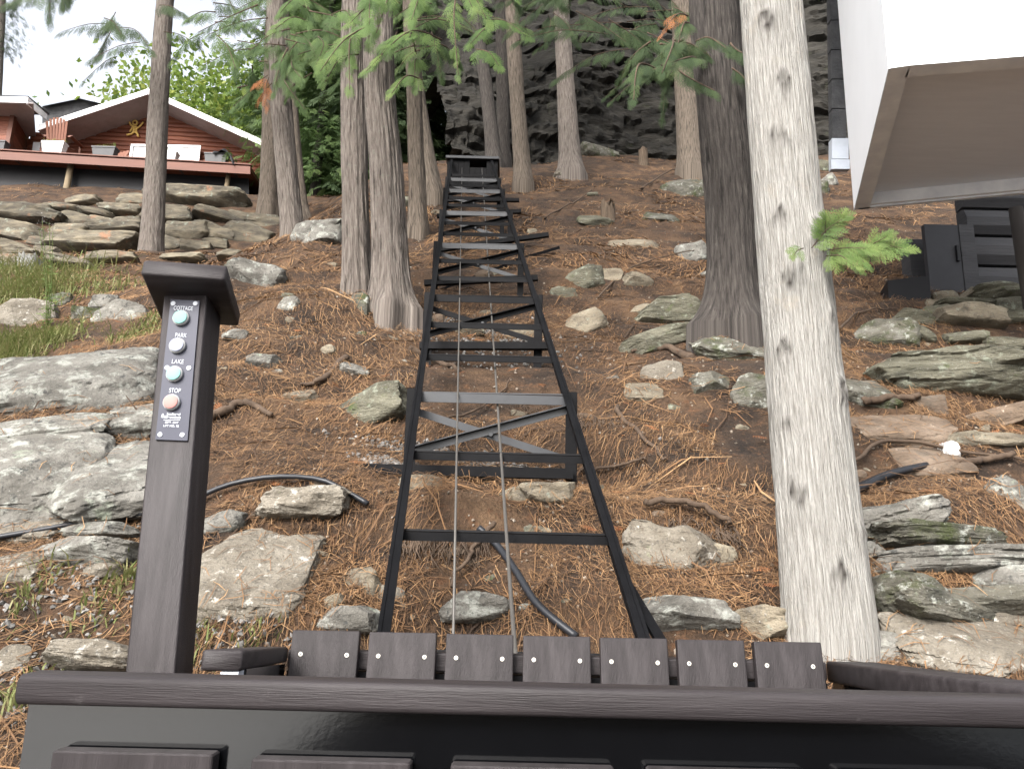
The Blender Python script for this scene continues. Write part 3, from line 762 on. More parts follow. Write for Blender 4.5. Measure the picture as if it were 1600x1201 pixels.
tree('edge', (-6, 330), (2, -5), 18, 14, 'bark_grey', 'trunk at the left picture edge behind the cottage', H=13, crown=CR_B, crown_z=18, crown_sc=.6, rows=60, seg=24, Y=26)

# trees farther off that close the view
def far_tree(px, Y, me, label, sc=1.0, name='cedar_tree', mt='bark_dark', r=0.14, group='trees of the wood behind', h=13.0, z0=0.2):
    d = ray(px, 300); x = d[0] / d[1] * Y
    b = np.array([x, Y, float(gz(x, Y))])
    root = empty(name, b, label, 'tree', group)
    trunk(root, [b, b + (0.05, 0, h * .5 * sc), b + (0.1, 0, h * sc)], [r, r * .7, r * .15], 40, 20, mt, 0.01, 9, 0.3, seed=int(px) % 77)
    child_mesh(me, 'crown', root, b + np.array([0, 0, z0]), sc, rz=px * 1.3)
    return root
for (px, Y, k, sc, lab) in [
    (492, 20.5, 0, 1.0, 'bushy green cedar between the slim cedar and the touching pair'),
    (540, 24.0, 1, 1.1, 'dark cedar of the wood right behind the touching pair'),
    (448, 25.0, 1, 1.1, 'dark cedar of the wood right of the cottage roof'),
    (600, 20.0, 1, 1.0, 'dark cedar of the wood between the touching pair and the slender pair'),
    (650, 25.0, 0, 1.2, 'green cedar of the wood behind the slender pair'),
    (705, 21.5, 1, 1.0, 'dark cedar of the wood behind the left end of the track housing'),
    (765, 24.0, 1, 1.2, 'dark cedar of the wood behind the leaning trunk'),
    (505, 31.0, 1, 1.3, 'tall dark cedar deep in the wood left of the touching pair')]:
    far_tree(px, Y, CR_FULL[k], lab, sc)
for (px, Y, k, sc, z0, lab) in [
    (305, 33, 0, 1.7, 6.4, 'bright green broadleaf tree above the cottage ridge'),
    (362, 30, 0, 1.6, 5.0, 'bright yellow-green broadleaf tree above the right roof slope'),
    (420, 36, 0, 1.9, 6.5, 'light green broadleaf tree right of the cottage roof'),
    (262, 40, 0, 1.4, 8.2, 'green broadleaf tree just right of the slim cedar above the roof'),
    (92, 48, 1, 1.05, 9.6, 'pale tree above the left roof'),
    (62, 62, 1, 1.0, 15.0, 'thin pale distant tree rising above the left roof'),
    (8, 52, 1, 1.2, 9.5, 'pale tree at the left picture edge above the eave'),
    (690, 27, 0, 0.55, 3.6, 'small yellow-green leafy tree behind the slender pair')]:
    far_tree(px, Y, CR_LEAF[k], lab, sc, 'broadleaf_tree', 'bark_grey', 0.12, 'broadleaf trees above the cottage', h=max(2.0, z0 + 1.0) / sc, z0=z0)
# trees standing on the cliff top
for (X, Y, k, lab) in [(2.6, 21.5, 1, 'cedar on the cliff top left'), (6.2, 22.5, 0, 'cedar on the cliff top middle'), (10.0, 22, 1, 'cedar on the cliff top right')]:
    b = np.array([X, Y, 18.5]); root = empty('cedar_tree', b, lab, 'tree', 'trees of the wood behind')
    trunk(root, [b - (0, 0, 2.5), b + (0, 0, 5), b + (0.1, 0, 11)], [.16, .12, .03], 30, 18, 'bark_dark', 0.01, 9, 0.3)
    child_mesh(CR_FULL[k], 'crown', root, b, 0.8, rz=X)

# branches with cedar sprays hanging into the picture
def tr(key): return TREES[key][0]
def tp(key, px, py):
    """point on a trunk's axis at that picture height"""
    c = TREES[key][1]; pj = np.array([project(q)[1] for q in c]); return c[int(np.argmin(np.abs(pj - py)))]
SP = []
Yw = 2.55
for i, (a, b, nf, sz) in enumerate([((1268, 388), (1316, 342), 20, .075), ((1285, 392), (1352, 388), 20, .075), ((1340, 390), (1412, 388), 22, .075), ((1290, 400), (1340, 420), 16, .06), ((1295, 385), (1290, 345), 14, .065), ((1255, 388), (1240, 400), 9, .045), ((1350, 388), (1385, 370), 12, .06), ((1320, 390), (1350, 410), 12, .06)]):
    spray(tr('white'), P(a[0], a[1], Yw), P(b[0], b[1], Yw - .06), 'cedar_bright', sz * 1.1, int(nf * .9), 0.06, rad=0.0022, hang=0.10, flat=5.0, seed=i, tm=.62)
for i, (a, b, nf, sz) in enumerate([((690, -40, 4.9), (738, 12, 4.5), 16, .19), ((712, -5, 4.6), (716, 118, 4.45), 14, .13), ((700, -30, 4.7), (760, 30, 4.6), 14, .17), ((650, -20, 5.0), (588, 52, 4.6), 18, .18), ((690, 62, 4.9), (572, 112, 4.55), 18, .16),
                                    ((660, 125, 4.8), (612, 146, 4.6), 9, .14), ((625, 5, 4.9), (545, 38, 4.6), 14, .17), ((575, 40, 4.9), (500, 112, 4.6), 16, .17), ((548, 60, 4.8), (546, 140, 4.6), 12, .14), ((560, 85, 4.8), (508, 128, 4.7), 10, .13), ((650, 85, 4.9), (640, 60, 4.5), 9, .15), ((775, -30, 5.2), (740, 25, 4.9), 12, .17)]):
    spray(tr('twin_r'), P(*a), P(*b), 'cedar_bright', sz * .95, int(nf * 1.3), 0.16, rad=0.006, hang=0.3, flat=1.8, seed=20 + i, tm=.5)
g5 = np.random.default_rng(55)
for i in range(17):
    x0, y0 = g5.uniform(470, 800), g5.uniform(-45, 60 if i % 3 else 95); l = g5.uniform(45, 95); a = g5.uniform(.3, 2.9); Y = g5.uniform(4.7, 6.2)
    spray(tr('twin_r'), P(x0, y0, Y), P(x0 + l * math.cos(a), y0 + l * .6 * math.sin(a), Y - .25), 'cedar_bright', g5.uniform(.12, .18), int(g5.uniform(16, 24)), 0.14, rad=0.005, hang=0.35, flat=1.6, seed=400 + i, tm=.36)
rg = np.random.default_rng(5)
def many(key, boxes, n, Y0, Y1, mt, size, nf, hang=0.6, ln=(50, 130), tm=0.45, seed=0, tmpl=None):
    g = np.random.default_rng(900 + seed)
    for i in range(n):
        x0, x1, y0, y1 = boxes[i % len(boxes)]
        px, py = g.uniform(x0, x1), g.uniform(y0, y1); Y = g.uniform(Y0, Y1)
        a = g.uniform(-0.5, 3.6); l = g.uniform(*ln)
        spray(tr(key), P(px, py, Y), P(px + l * math.cos(a), py + l * 0.55 * abs(math.sin(a)) + 8, Y - g.uniform(-.3, .5)), mt, size * g.uniform(.62, 1.0), int(nf * 1.25), 0.1, tmpl or FR_M2, rad=0.008, hang=hang, flat=0.9, seed=seed * 100 + i, tm=tm)
many('c', [(400, 600, -40, 90), (400, 480, -20, 70), (430, 520, 40, 120)], 30, 7.2, 8.8, 'cedar', .24, 24, seed=1)
many('h', [(600, 700, -40, 60), (640, 760, -40, 60), (620, 700, 40, 90)], 16, 7.0, 8.4, 'cedar', .23, 22, seed=2)
many('k', [(780, 900, -60, 10), (920, 1080, -40, 70), (960, 1080, 30, 110), (820, 900, -40, 60)], 40, 9.5, 12.5, 'cedar_dark', .32, 26, hang=0.8, ln=(60, 150), seed=3)
many('dark', [(1000, 1110, 0, 110), (1040, 1150, 40, 110)], 14, 4.5, 5.0, 'cedar_dark', .16, 24, hang=0.6, ln=(40, 100), seed=4)
many('b', [(150, 260, -10, 70), (170, 250, 30, 90)], 9, 11.5, 12.5, 'cedar_dark', .33, 18, hang=0.9, ln=(40, 90), seed=5)  # dark leaf colour imitates sprays back-lit against the sky, next line too
many('b', [(50, 150, -60, -5)], 6, 10.5, 12.0, 'cedar_dark', .33, 18, hang=0.9, ln=(50, 90), seed=6)
many('c', [(300, 400, -20, 60), (350, 420, 60, 150)], 15, 8.6, 10.5, 'cedar', .28, 20, hang=0.9, ln=(40, 100), seed=7)
for i, (a, b) in enumerate([((418, 118), (398, 130)), ((420, 122), (416, 165)), ((425, 130), (404, 160))]):
    spray(tr('c'), P(*a, 8.6), P(*b, 8.5), 'cedar_dead', .2, 7, 0.1, FR_M2, hang=1.0, seed=700 + i)
spray(tr('dark'), P(1075, 25, 4.7), P(1035, 52, 4.6), 'cedar_dead', .12, 6, 0.2, FR_M2, hang=.3, seed=710)

# ------------------------------------------------------------------ the inclined track
D = ray(725, 115); D = D / D[1]
CB = (P(596, 985, 2.2) + P(1005, 985, 2.2)) / 2
gauge = P(1005, 985, 2.2)[0] - P(596, 985, 2.2)[0]
K0 = pxm(1.0) * F
def tk(Y, x=0.0, dz=0.0): return CB + D * (Y - 2.2) + np.array([x, 0, dz])
Yn = lambda n: 1833 * (1.403e-3 + 0.2905e-3 * n) / 1.085 + 0.20     # depth along the lens axis back to Y
_d0 = math.cos(R(13)) + D[2] * math.sin(R(13)); _c0 = (CB[2] - D[2] * 2.2) * math.sin(R(13))
Yn = lambda n: (1833 * (1.403e-3 + 0.2905e-3 * n) - _c0) / _d0
track = empty('inclined_track', tk(2.2, 0, -0.4), 'black steel ladder-like lift track climbing the slope', 'track')
hg = gauge / 2
upv = np.cross(D, (1, 0, 0)); upv = -upv / np.linalg.norm(upv); upv = upv if upv[2] > 0 else -upv
for s in (-1, 1):
    mb = MB()
    mb.beam(tk(1.2, s * hg), tk(12.15, s * hg), 0.010, 0.062, upv)
    mb.beam(tk(1.2, s * (hg - 0.013), 0.029), tk(12.15, s * (hg - 0.013), 0.029), 0.028, 0.008, upv)
    mb.beam(tk(1.2, s * (hg + 0.0), -0.045), tk(12.15, s * (hg + 0.0), -0.045), 0.02, 0.008, upv)
    mb.build('rail', M['steel'], track)
BENTS = (2, 5, 8, 11, 14, 16)
for n in range(-2, 18):
    y = Yn(n)
    p0, p1 = tk(y, -hg + 0.008, -0.012), tk(y, hg - 0.008, -0.012)
    mb = MB()
    if n in BENTS:
        mb.beam(p0 + (0, 0, .0), p1 + (0, 0, .0), 0.008, 0.042, (0, 0, 1)); mb.beam(p0 + (0, .02, .024), p1 + (0, .02, .029), 0.045, 0.006, (0, 0, 1))
        mb.build('rung', M['steel_lit' if n in (2, 8, 11, 14, 16) else 'steel'], track)
    else:
        mb.beam(p0, p1, 0.036, 0.007, (0, 0.35, 1)); mb.beam(p0 + (0, -.018, -.014), p1 + (0, -.018, -.014), 0.007, 0.028, (0, 0, 1))
        mb.build('rung', M['steel'], track)
for bi, n in enumerate(BENTS):
    y = Yn(n); gl = 0.33
    lo = -gl
    for s in (-1, 1):
        zg = float(gz(tk(y, s * hg)[0], y)) - 0.06
        foot = tk(y, s * (hg + .015)); foot[2] = min(zg, tk(y)[2] + lo)
        mb = MB().beam(foot, tk(y, s * (hg + .015), .03), 0.05, 0.006, (0, 1, 0)).beam(foot + (s * .025, .028, 0), tk(y, s * (hg + .04), .03) + (0, .028, 0), 0.006, 0.05, (0, 1, 0))
        mb.build('leg', M['steel'], track)
    a0, a1 = tk(y, -hg, -.075), tk(y, hg, -.26 - .02)
    b0, b1 = tk(y, -hg, -.26), tk(y, hg, -.055)
    MB().beam(a0 + (0, .012, 0), a1 + (0, .012, 0), 0.006, 0.034, (0, 0, 1)).build('cross_brace', M['steel_lit' if bi != 1 else 'steel'], track)
    MB().beam(b0 - (0, .004, 0), b1 - (0, .004, 0), 0.006, 0.034, (0, 0, 1)).beam(b0 + (0, -.02, .018), b1 + (0, -.02, .018), 0.032, 0.005, (0, 0, 1)).build('cross_brace', M['steel_lit' if bi == 0 else 'steel'], track)
    MB().disc((a0 + a1) / 2 + (0, -.012, 0), (0, -1, 0), .011, .012, 8).build('bolt', M['steel_lit'], track)
    # foot beam lying on the ground
    ex = [(-.22, 0.02, 0, 0), (-.05, .10, 0, .02), (-.1, .16, -.02, .05), (-.05, .42, -.10, .10), (-.1, .25, -.03, .06), (-.05, .3, 0, .03)][bi]
    l = tk(y, -hg + ex[0] - .0, lo - .02 + ex[2]); r_ = tk(y, hg + ex[1], lo - .02 + ex[3])
    l[1] -= 0.05; r_[1] -= .05
    MB().beam(l, r_, 0.05, 0.045, (0, 0, 1)).beam(l + (.07, 0, -.15), l + (.07, 0, 0), .014, .014, (0, 1, 0)).build('foot_beam', M['steel'], track)
MB().beam(tk(2.42, hg + .01, -.03), P(1034, 1004, 2.18), .03, .012, (0, 0, 1)).build('strut', M['steel'], track)
# long flat bar lying across the slope under the track
MB().beam(G(795, 415) + (0, 0, .03), G(872, 396) + (0, 0, .06), .04, .03).build('cross_bar', M['steel'], track)
MB().beam(G(690, 452) + (0, 0, .0), G(790, 418) + (0, 0, .03), .035, .02).build('cross_bar', M['steel'], track)

# cables
cab = MB().tube(np.linspace(P(708, 1010, 2.1), P(722, 262, 12.0), 12), 0.0042, 8).build('hoist_cable', M['cable'], smooth=True)
tag(cab, 'thin steel cable running up the track, left of the two', 'cable', 'hoist cables of the lift')
cab = MB().tube(smooth_path([P(806, 1030, 1.75), P(789, 800, 2.6), P(768, 490, 5.0), P(753, 262, 12.0)], 30), 0.0055, 8).build('hoist_cable', M['cable'], smooth=True)
tag(cab, 'thicker steel cable running up the track, right of the two', 'cable', 'hoist cables of the lift')

# housing at the top of the track
yh = 12.2
hl, hr = P(699, 250, yh)[0], P(778, 250, yh)[0]; ztop = P(738, 249, yh)[2]; zb = ztop - 0.62
hs = empty('winch_housing', ((hl + hr) / 2, yh + .3, zb), 'small black plank housing with flat roof at the track top', 'housing')
nb = 9; wd = (hr - hl) / nb
for k in range(nb):
    z1 = ztop - 0.02 if k not in (4, 5, 6) else ztop - 0.15
    MB().box(hl + k * wd + .002, hl + (k + 1) * wd - .002, yh, yh + .02, zb, z1).build('plank', M['steel'], hs)
MB().box(hl, hl + .02, yh + .021, yh + .6, zb, ztop - .02).build('side_wall', M['steel'], hs)
MB().box(hr - .02, hr, yh + .021, yh + .6, zb, ztop - .02).build('side_wall', M['steel'], hs)
MB().box(hl + .02, hr - .02, yh + .58, yh + .6, zb, ztop - .02).build('back_wall', M['steel'], hs)
MB().beam(((hl + hr) / 2, yh - .06, ztop + .01), ((hl + hr) / 2, yh + .66, ztop + .05), hr - hl + .05, .05, (0, 0, 1), .008).build('roof', M['steel_lit'], hs)
for dx in (-.15, -.11):
    MB().disc(((hl + hr) / 2 + dx - .06, yh - .004, zb + .22), (0, -1, 0), .012, .01, 10).build('bolt', M['lettering'], hs)

# ------------------------------------------------------------------ the lift car
ca = empty('lift_car', (0.05, 1.3, -1.1), 'dark stained timber lift car with bench and black steel front, nearest thing in view', 'lift car')
Yf = 0.86
zt = P(800, 1072, Yf)[2]; zbm = P(800, 1120, Yf)[2]; xl = P(22, 1075, Yf)[0]
th_ = zt - zbm
MB().beam((xl, Yf + .0225, (zt + zbm) / 2), (0.80, Yf + .0225, (zt + zbm) / 2), 0.045, th_, (0, 0, 1), 0.006).build('front_rail', M['stain_wood'], ca, smooth=True, sharp=50)
# black steel front panel under the rail
zp = zbm - .0015
xp = P(42, 1110, Yf + .02)[0]
MB().box(xp, 0.78, Yf + .022, Yf + .05, zp - 0.55, zp).build('front_panel', M['black_gloss'], ca)
def screw(pt, parent, ax=(0, -1, 0), r=0.0045):
    MB().disc(np.asarray(pt) , ax, r, .0016, 12).disc(np.asarray(pt) + np.asarray(ax, float) * .0016, ax, r * .38, .0005, 6, 1).build('screw', [M['screw'], M['steel']], parent, smooth=False)
for (a, b, t) in [(80, 333, 1166), (392, 642, 1176), (704, 962, 1186), (1014, 1270, 1193), (1325, 1580, 1199)]:
    p0, p1 = P(a, t, Yf - .005), P(b, t, Yf - .005); z1 = (p0[2] + p1[2]) / 2 + (-.006 if a < 100 else -.008)
    s = MB().beam(((p0[0] + p1[0]) / 2, Yf + .0085, z1 - .5), ((p0[0] + p1[0]) / 2, Yf + .0085, z1), p1[0] - p0[0], .022, (0, 1, 0), .003).build('front_slat', M['stain_wood_v'], ca)
    for x in (p0[0] + .02, p1[0] - .02): screw((x, Yf - .0025, z1 - .022), s, r=.0055)
mid = MB().beam((xp + .03, Yf + .0145, zp - .125), (0.76, Yf + .0145, zp - .125), .014, .05, (0, 0, 1)).build('front_batten', M['stain_wood'], ca)
# seat back: seven slats on a rail
Yb = 1.66
for k in range(7):
    xa, xb = 457 + 120.2 * k, 562 + 120.2 * k
    yt = 985 + 2.95 * k
    p0, p1 = P(xa, yt, Yb), P(xb, yt + 2.2, Yb); zt_ = (p0[2] + p1[2]) / 2; xc = (p0[0] + p1[0]) / 2; w = p1[0] - p0[0]
    s = MB().beam((xc + .004, Yb - .10, zt_ - .62), (xc, Yb + .012, zt_), w, .022, (0, 1, .15), .002).build('back_slat', M['stain_wood_v'], ca)
    for q in (.16, .84): screw((p0[0] + q * w, Yb - .0065, zt_ - .043), s, ax=(0, -1, .17), r=.0042)
pl, pr_ = P(457, 985, Yb), P(1287, 1005, Yb)
zr = (pl[2] + pr_[2]) / 2
MB().beam((pl[0] - .01, Yb + .035, zr - .055), (pr_[0] + .01, Yb + .035, zr - .055), .036, .036, (0, 0, 1), .004).build('back_rail', M['stain_wood'], ca)
MB().beam((pl[0] - .01, Yb + .045, zr - .088), (pr_[0] + .01, Yb + .045, zr - .088), .05, .022, (0, 0, 1)).build('seat_frame', M['steel'], ca)
MB().box(pl[0] - .02, pr_[0] + .02, Yb - .5, Yb - .1, zr - .56, zr - .54).build('seat', M['stain_wood'], ca)
# right side rail and panel
zs = zt - .028
s0, s1 = P(1600, 1082, 1.12), P(1330, 1043, 1.70)
s0 = s0 + (s0 - s1) * .25
MB().beam(s0 + (0, 0, -.008), s1 + (0, 0, -.008), .10, .04, (0, 0, 1), .006).build('side_rail', M['stain_wood'], ca, smooth=True, sharp=50)
MB().beam(s0 + (-.02, 0, -.33), s1 + (-.02, 0, -.33), .025, .60, (0, 0, 1)).build('side_panel', M['black_gloss'], ca)
# left arm rest
e0, e1 = P(347, 1031, 1.22), P(430, 1022, 1.66)
MB().beam(e0, (e1[0] - .005, e1[1], e1[2]), .058, .029, (0, 0, 1), .005).build('arm_rest', M['stain_wood'], ca, smooth=True, sharp=50)
MB().beam(e0 + (.012, .03, -.032), (e1[0] + .006, e1[1], e1[2] - .034), .030, .034, (0, 0, 1)).build('arm_frame', M['black_gloss'], ca)
MB().box(e0[0] - .002, e0[0] + .024, e0[1] + .004, e0[1] + .03, e0[2] - .4, e0[2] - .016).build('arm_post', M['metal_pale'], ca)
MB().box(xp + .02, .74, Yf + .06, Yb + .05, zr - .98, zr - .94).build('floor', M['stain_wood'], ca)

# ------------------------------------------------------------------ the control post
pb, pt = P(234, 1052, 1.50), P(292, 437, 1.56)
axp = (pt - pb) / np.linalg.norm(pt - pb)
cpst = empty('control_post', (pb[0] - axp[0], pb[1] + .04, float(gz(pb[0], pb[1]))), 'dark timber post with sloping cap and push-button panel left of the car', 'control post')
pw = 0.088
ctr = np.array([0, pw / 2, 0])
low = pb - axp * 1.05
# top follows the slope of the cap
MB().beam(low + ctr, pt + ctr + axp * .0, pw, pw, (0, 1, 0), .004).build('post', M['stain_wood_v'], cpst, smooth=True, sharp=50)
cf = P(288, 421, 1.50); cw = P(351, 421, 1.50)[0] - P(225, 421, 1.50)[0]
cbk = P(315, 496, 1.665)
MB().beam(cf, cbk, cw, .036, (0, 0, 1), .006).build('cap', M['stain_wood'], cpst, smooth=True, sharp=50)
def onp(px, py, out=0.0):
    """point on the post's front face seen at a pixel"""
    d = ray(px, py)
    nrm_ = np.cross((1, 0, 0), axp); nrm_ /= np.linalg.norm(nrm_)
    if nrm_[1] > 0: nrm_ = -nrm_
    t = (pb @ nrm_) / (d @ nrm_)
    return d * t + nrm_ * out, nrm_
q = [onp(*c)[0] for c in ((244, 687), (294, 689), (313, 471), (268, 469))]
nrm_ = onp(280, 560)[1]
pan = MB().hexa([p + nrm_ * .0005 for p in q], [p + nrm_ * .004 for p in q]).build('control_panel', M['panel'], cpst)
for (bx, by, ml, rr) in [(285, 499, 'btn_green', 12.6), (279.5, 542, 'btn_white', 12.6), (275, 586, 'btn_green', 12.8), (270.5, 630, 'btn_red', 13)]:
    c, n_ = onp(bx, by, .004)
    r0 = rr * pxm(c[1], c[2])
    MB().disc(c, n_, r0, .008, 22, 0, .0).disc(c + n_ * .008, n_, r0 * .84, .003, 22, 1, .001).build('button', [M['btn_rim'], M[ml]], pan, smooth=True, sharp=40)
for (sx_, sy_) in [(272, 475.5), (306.5, 475.5), (262.5, 575.5), (296.5, 576), (251.5, 679.5), (286, 680)]:
    c, n_ = onp(sx_, sy_, .004)
    MB().disc(c, n_, 3.8 * pxm(c[1], c[2]), .0015, 14).build('screw', M['lettering'], pan)
def text(body, px, py, h_px, parent, w_px=None, m='lettering', bold=0.0):
    cu = bpy.data.curves.new('t', 'FONT'); cu.body = body; cu.size = 1; cu.align_x = 'CENTER'; cu.align_y = 'CENTER'; cu.offset = bold
    o = bpy.data.objects.new('t', cu); COL.objects.link(o)
    bpy.context.view_layer.update()
    me = bpy.data.meshes.new_from_object(o.evaluated_get(bpy.context.evaluated_depsgraph_get()))
    bpy.data.objects.remove(o)
    V = np.array([v.co[:] for v in me.vertices]); Fs = [list(p.vertices) for p in me.polygons]
    bpy.data.meshes.remove(me)
    c, n_ = onp(px, py, .0052)
    k = pxm(c[1], c[2])
    hh_ = V[:, 1].max() - V[:, 1].min(); ww_ = V[:, 0].max() - V[:, 0].min()
    sy_ = h_px * k / hh_; sx_ = (w_px * k / ww_) if w_px else sy_
    X = np.array([1., 0, 0]); Yv = np.cross(n_, X); Yv = Yv if Yv[2] > 0 else -Yv
    X = X + 0.015 * np.array([0, 0, -1])
    W = c + ((V[:, 0] - (V[:, 0].max() + V[:, 0].min()) / 2) * sx_)[:, None] * X + ((V[:, 1] - (V[:, 1].max() + V[:, 1].min()) / 2) * sy_)[:, None] * Yv
    return npmesh('lettering', W, Fs, M[m], parent, smooth=False)
text('COTTAGE', 288, 483, 6.8, pan, 30, bold=.0); text('PARK', 284.5, 525, 7, pan, 18, bold=.0); text('LAKE', 279.5, 566, 7, pan, 18.5, bold=.0); text('STOP', 275, 611, 7.2, pan, 18, bold=.0)
text('Inclined', 273, 648, 4.2, pan, 21, bold=.03); text('Elevation', 271.5, 652.6, 4.2, pan, 25, bold=.03)
text('SEPT. 2017', 270, 660.8, 3.6, pan, 21, bold=.02); text('LIFT NO. 78', 269, 666.2, 3.6, pan, 24, bold=.02)
lg = [onp(x, y, .0052)[0] for x, y in ((256, 646), (258.6, 651), (256.6, 651))]
lg2 = [onp(x, y, .0052)[0] for x, y in ((253, 651.6), (260, 651.6), (258, 653.4), (254.6, 653.4))]
lg3 = [onp(x, y, .0052)[0] for x, y in ((255.6, 646.6), (256.1, 651), (253.8, 651))]
MB().add(lg, [(0, 1, 2)]).add(lg2, [(0, 1, 2, 3)]).add(lg3, [(0, 1, 2)]).build('emblem', M['lettering'], pan)
# small line of print under the maker's name, too small to read: a row of short marks
mb = MB()
for k in range(13):
    x0 = 257.5 + k * 2.0; y0 = 656.2
    mb.add([onp(x, y, .0052)[0] for x, y in ((x0, y0), (x0 + 1.3, y0), (x0 + 1.3, y0 + 1.3), (x0, y0 + 1.3))], [(3, 2, 1, 0)])
mb.build('lettering', M['lettering'], pan)

# ------------------------------------------------------------------ the red cottage
YW, YD = 20.9, 19.2                    # gable wall and deck edge
def pw_(px, py, Y=None, dy=0.0):
    Y = YW if Y is None else Y
    return P(px, py, Y + 0.0013 * (px - 200) + dy)
ct = empty('cottage', pw_(230, 300), 'red-brown log cottage with white-edged gable roof on the upper left', 'house')
gab = [(30, 216), (228, 152), (425, 236)]              # underside line of the roof on the wall
def gtop(px): return np.interp(px, [g[0] for g in gab], [g[1] for g in gab])
# log siding, one course after the other
zlo = pw_(230, 312)[2]; course = 0.135
for k in range(26):
    z0 = zlo + k * course
    pts = []
    for px in range(42, 421, 6):
        yb_ = pw_(px, gtop(px))
        if yb_[2] > z0 + 0.03: pts.append(px)
    if len(pts) < 2: continue
    xa, xb = pts[0], pts[-1]
    pa, pb_ = pw_(xa, 250), pw_(xb, 250)
    mb = MB()
    prof = [(0, 0), (-.028, .02), (-.04, course * .5), (-.028, course - .02), (0, course - .004), (.06, course - .004), (.06, 0)]
    n = len(prof)
    V = [(pp[0], pp[1] + a, z0 + b) for pp in (pa, pb_) for a, b in prof]
    mb.add(V, [(i, (i + 1) % n, n + (i + 1) % n, n + i) for i in range(n)] + [tuple(range(n)), tuple(range(2 * n - 1, n - 1, -1))])
    mb.build('log', M['log_red'], ct)
# backing wall
bw = [pw_(40, 318), pw_(424, 318), pw_(424, 238), pw_(228, 156), pw_(40, 216)]
MB().add(np.vstack([np.array(bw) + (0, .065, 0), np.array(bw) + (0, 1.2, 0)]), [(0, 1, 2, 3, 4), (9, 8, 7, 6, 5)] + [(i, 5 + i, 5 + (i + 1) % 5, (i + 1) % 5) for i in range(5)]).build('wall', M['log_red'], ct)
def slab(a, b, dY0, dY1, th, mt, name, parent=ct, base=YW):
    """roof plane: line a-b (pixels, at the front edge) pushed back in depth"""
    p, q = pw_(a[0], a[1], base, dY0), pw_(b[0], b[1], base, dY0)
    s = np.array([0, dY1 - dY0, 0.0]); t = np.array([0, 0, -th])
    return MB().hexa([p + t, q + t, q + s + t, p + s + t], [p, q, q + s, p + s]).build(name, mt, parent)
OV = -0.95
rfl = slab((62, 196), (232, 140), OV, 8, .05, M['shingle'], 'roof'); rfr = slab((232, 140), (432, 230), OV, 8, .05, M['shingle'], 'roof')
def fascia(pts, base, dY, hgt, parent, name='fascia', mt='fascia', dpt=.03):
    P0 = [pw_(x, y, base, dY) for x, y in pts]; mb = MB()
    for a, b in zip(P0[:-1], P0[1:]):
        h = np.array([0, 0, -hgt]); e = np.array([0, dpt, 0])
        mb.hexa([a + h, b + h, b + h + e, a + h + e], [a, b, b + e, a + e])
    return mb.build(name, M[mt], parent)
fascia([(60, 195), (232, 138.5)], YW, OV - .035, .17, rfl); fascia([(232, 138.5), (433, 229)], YW, OV - .035, .17, rfr)
def quad_slab(pts, th, mt, name, parent):
    a = np.array(pts); return MB().hexa(a, a + np.array([0, 0, th])).build(name, mt, parent)
for (a, b, par) in (((60, 195), (232, 138.5), rfl), ((232, 138.5), (433, 229), rfr)):
    f0, f1 = pw_(*a, YW, OV), pw_(*b, YW, OV); dz = np.array([0, 0, -.165])
    g0, g1 = f0 + (0, -OV + .05, 0), f1 + (0, -OV + .05, 0)
    quad_slab([f0 + dz, f1 + dz, g1 + dz, g0 + dz], .02, M['soffit'], 'soffit', par)
# left wing: nearer eave with a white fascia that breaks back to the main roof
wgY = YW - 1.9
wr = MB().hexa([P(-160, 147, wgY), P(44, 153, wgY), P(77, 180, wgY + 2.2), P(-160, 176, wgY + 2.2)], [P(-160, 144, wgY), P(44, 150, wgY), P(77, 177, wgY + 2.2), P(-160, 172, wgY + 2.2)]).build('wing_roof', M['shingle'], ct)
a, b, c_ = P(-160, 147, wgY - .02), P(44, 152, wgY - .02), P(74, 179, wgY + .9)
hz_ = np.array([0, 0, -.16])
MB().hexa([a + hz_, b + hz_, b + hz_ + (0, .03, 0), a + hz_ + (0, .03, 0)], [a, b, b + (0, .03, 0), a + (0, .03, 0)]).build('fascia', M['fascia'], wr)
MB().hexa([b + hz_ * 1.25, c_ + hz_, c_ + hz_ + (-.03, .02, 0), b + hz_ * 1.25 + (-.03, .03, 0)], [b, c_, c_ + (-.03, .02, 0), b + (-.03, .03, 0)]).build('fascia', M['fascia'], wr)
e0, e1 = P(-160, 158, wgY), P(52, 162, wgY)
quad_slab([e0, e1, P(56, 214, wgY + 1.7), P(-160, 208, wgY + 1.7)], .02, M['soffit'], 'soffit', wr)
for k in range(14):
    z0 = P(10, 240, wgY + .7)[2] + k * .135
    xa, xb = P(-160, 200, wgY + .7)[0], P(15, 205, wgY + .7)[0]
    if z0 > P(10, 172, wgY + .7)[2]: break
    MB().box(xa, xb, wgY + .66, wgY + .8, z0, z0 + .128).build('log', M['log_red'], ct)
    x2 = P(44, 205, YW)[0]
    MB().hexa([(xb, wgY + .8, z0), (xb + .06, wgY + .8, z0), (x2 + .06, YW, z0), (x2, YW, z0)], [(xb, wgY + .8, z0 + .125), (xb + .06, wgY + .8, z0 + .125), (x2 + .06, YW, z0 + .125), (x2, YW, z0 + .125)]).build('log', M['log_red'], ct)
xb = P(15, 205, wgY + .7)[0]
MB().box(xb, xb + .12, wgY + .60, wgY + .72, P(10, 240, wgY + .7)[2], P(10, 174, wgY + .7)[2]).build('corner_board', M['deck_red'], ct)
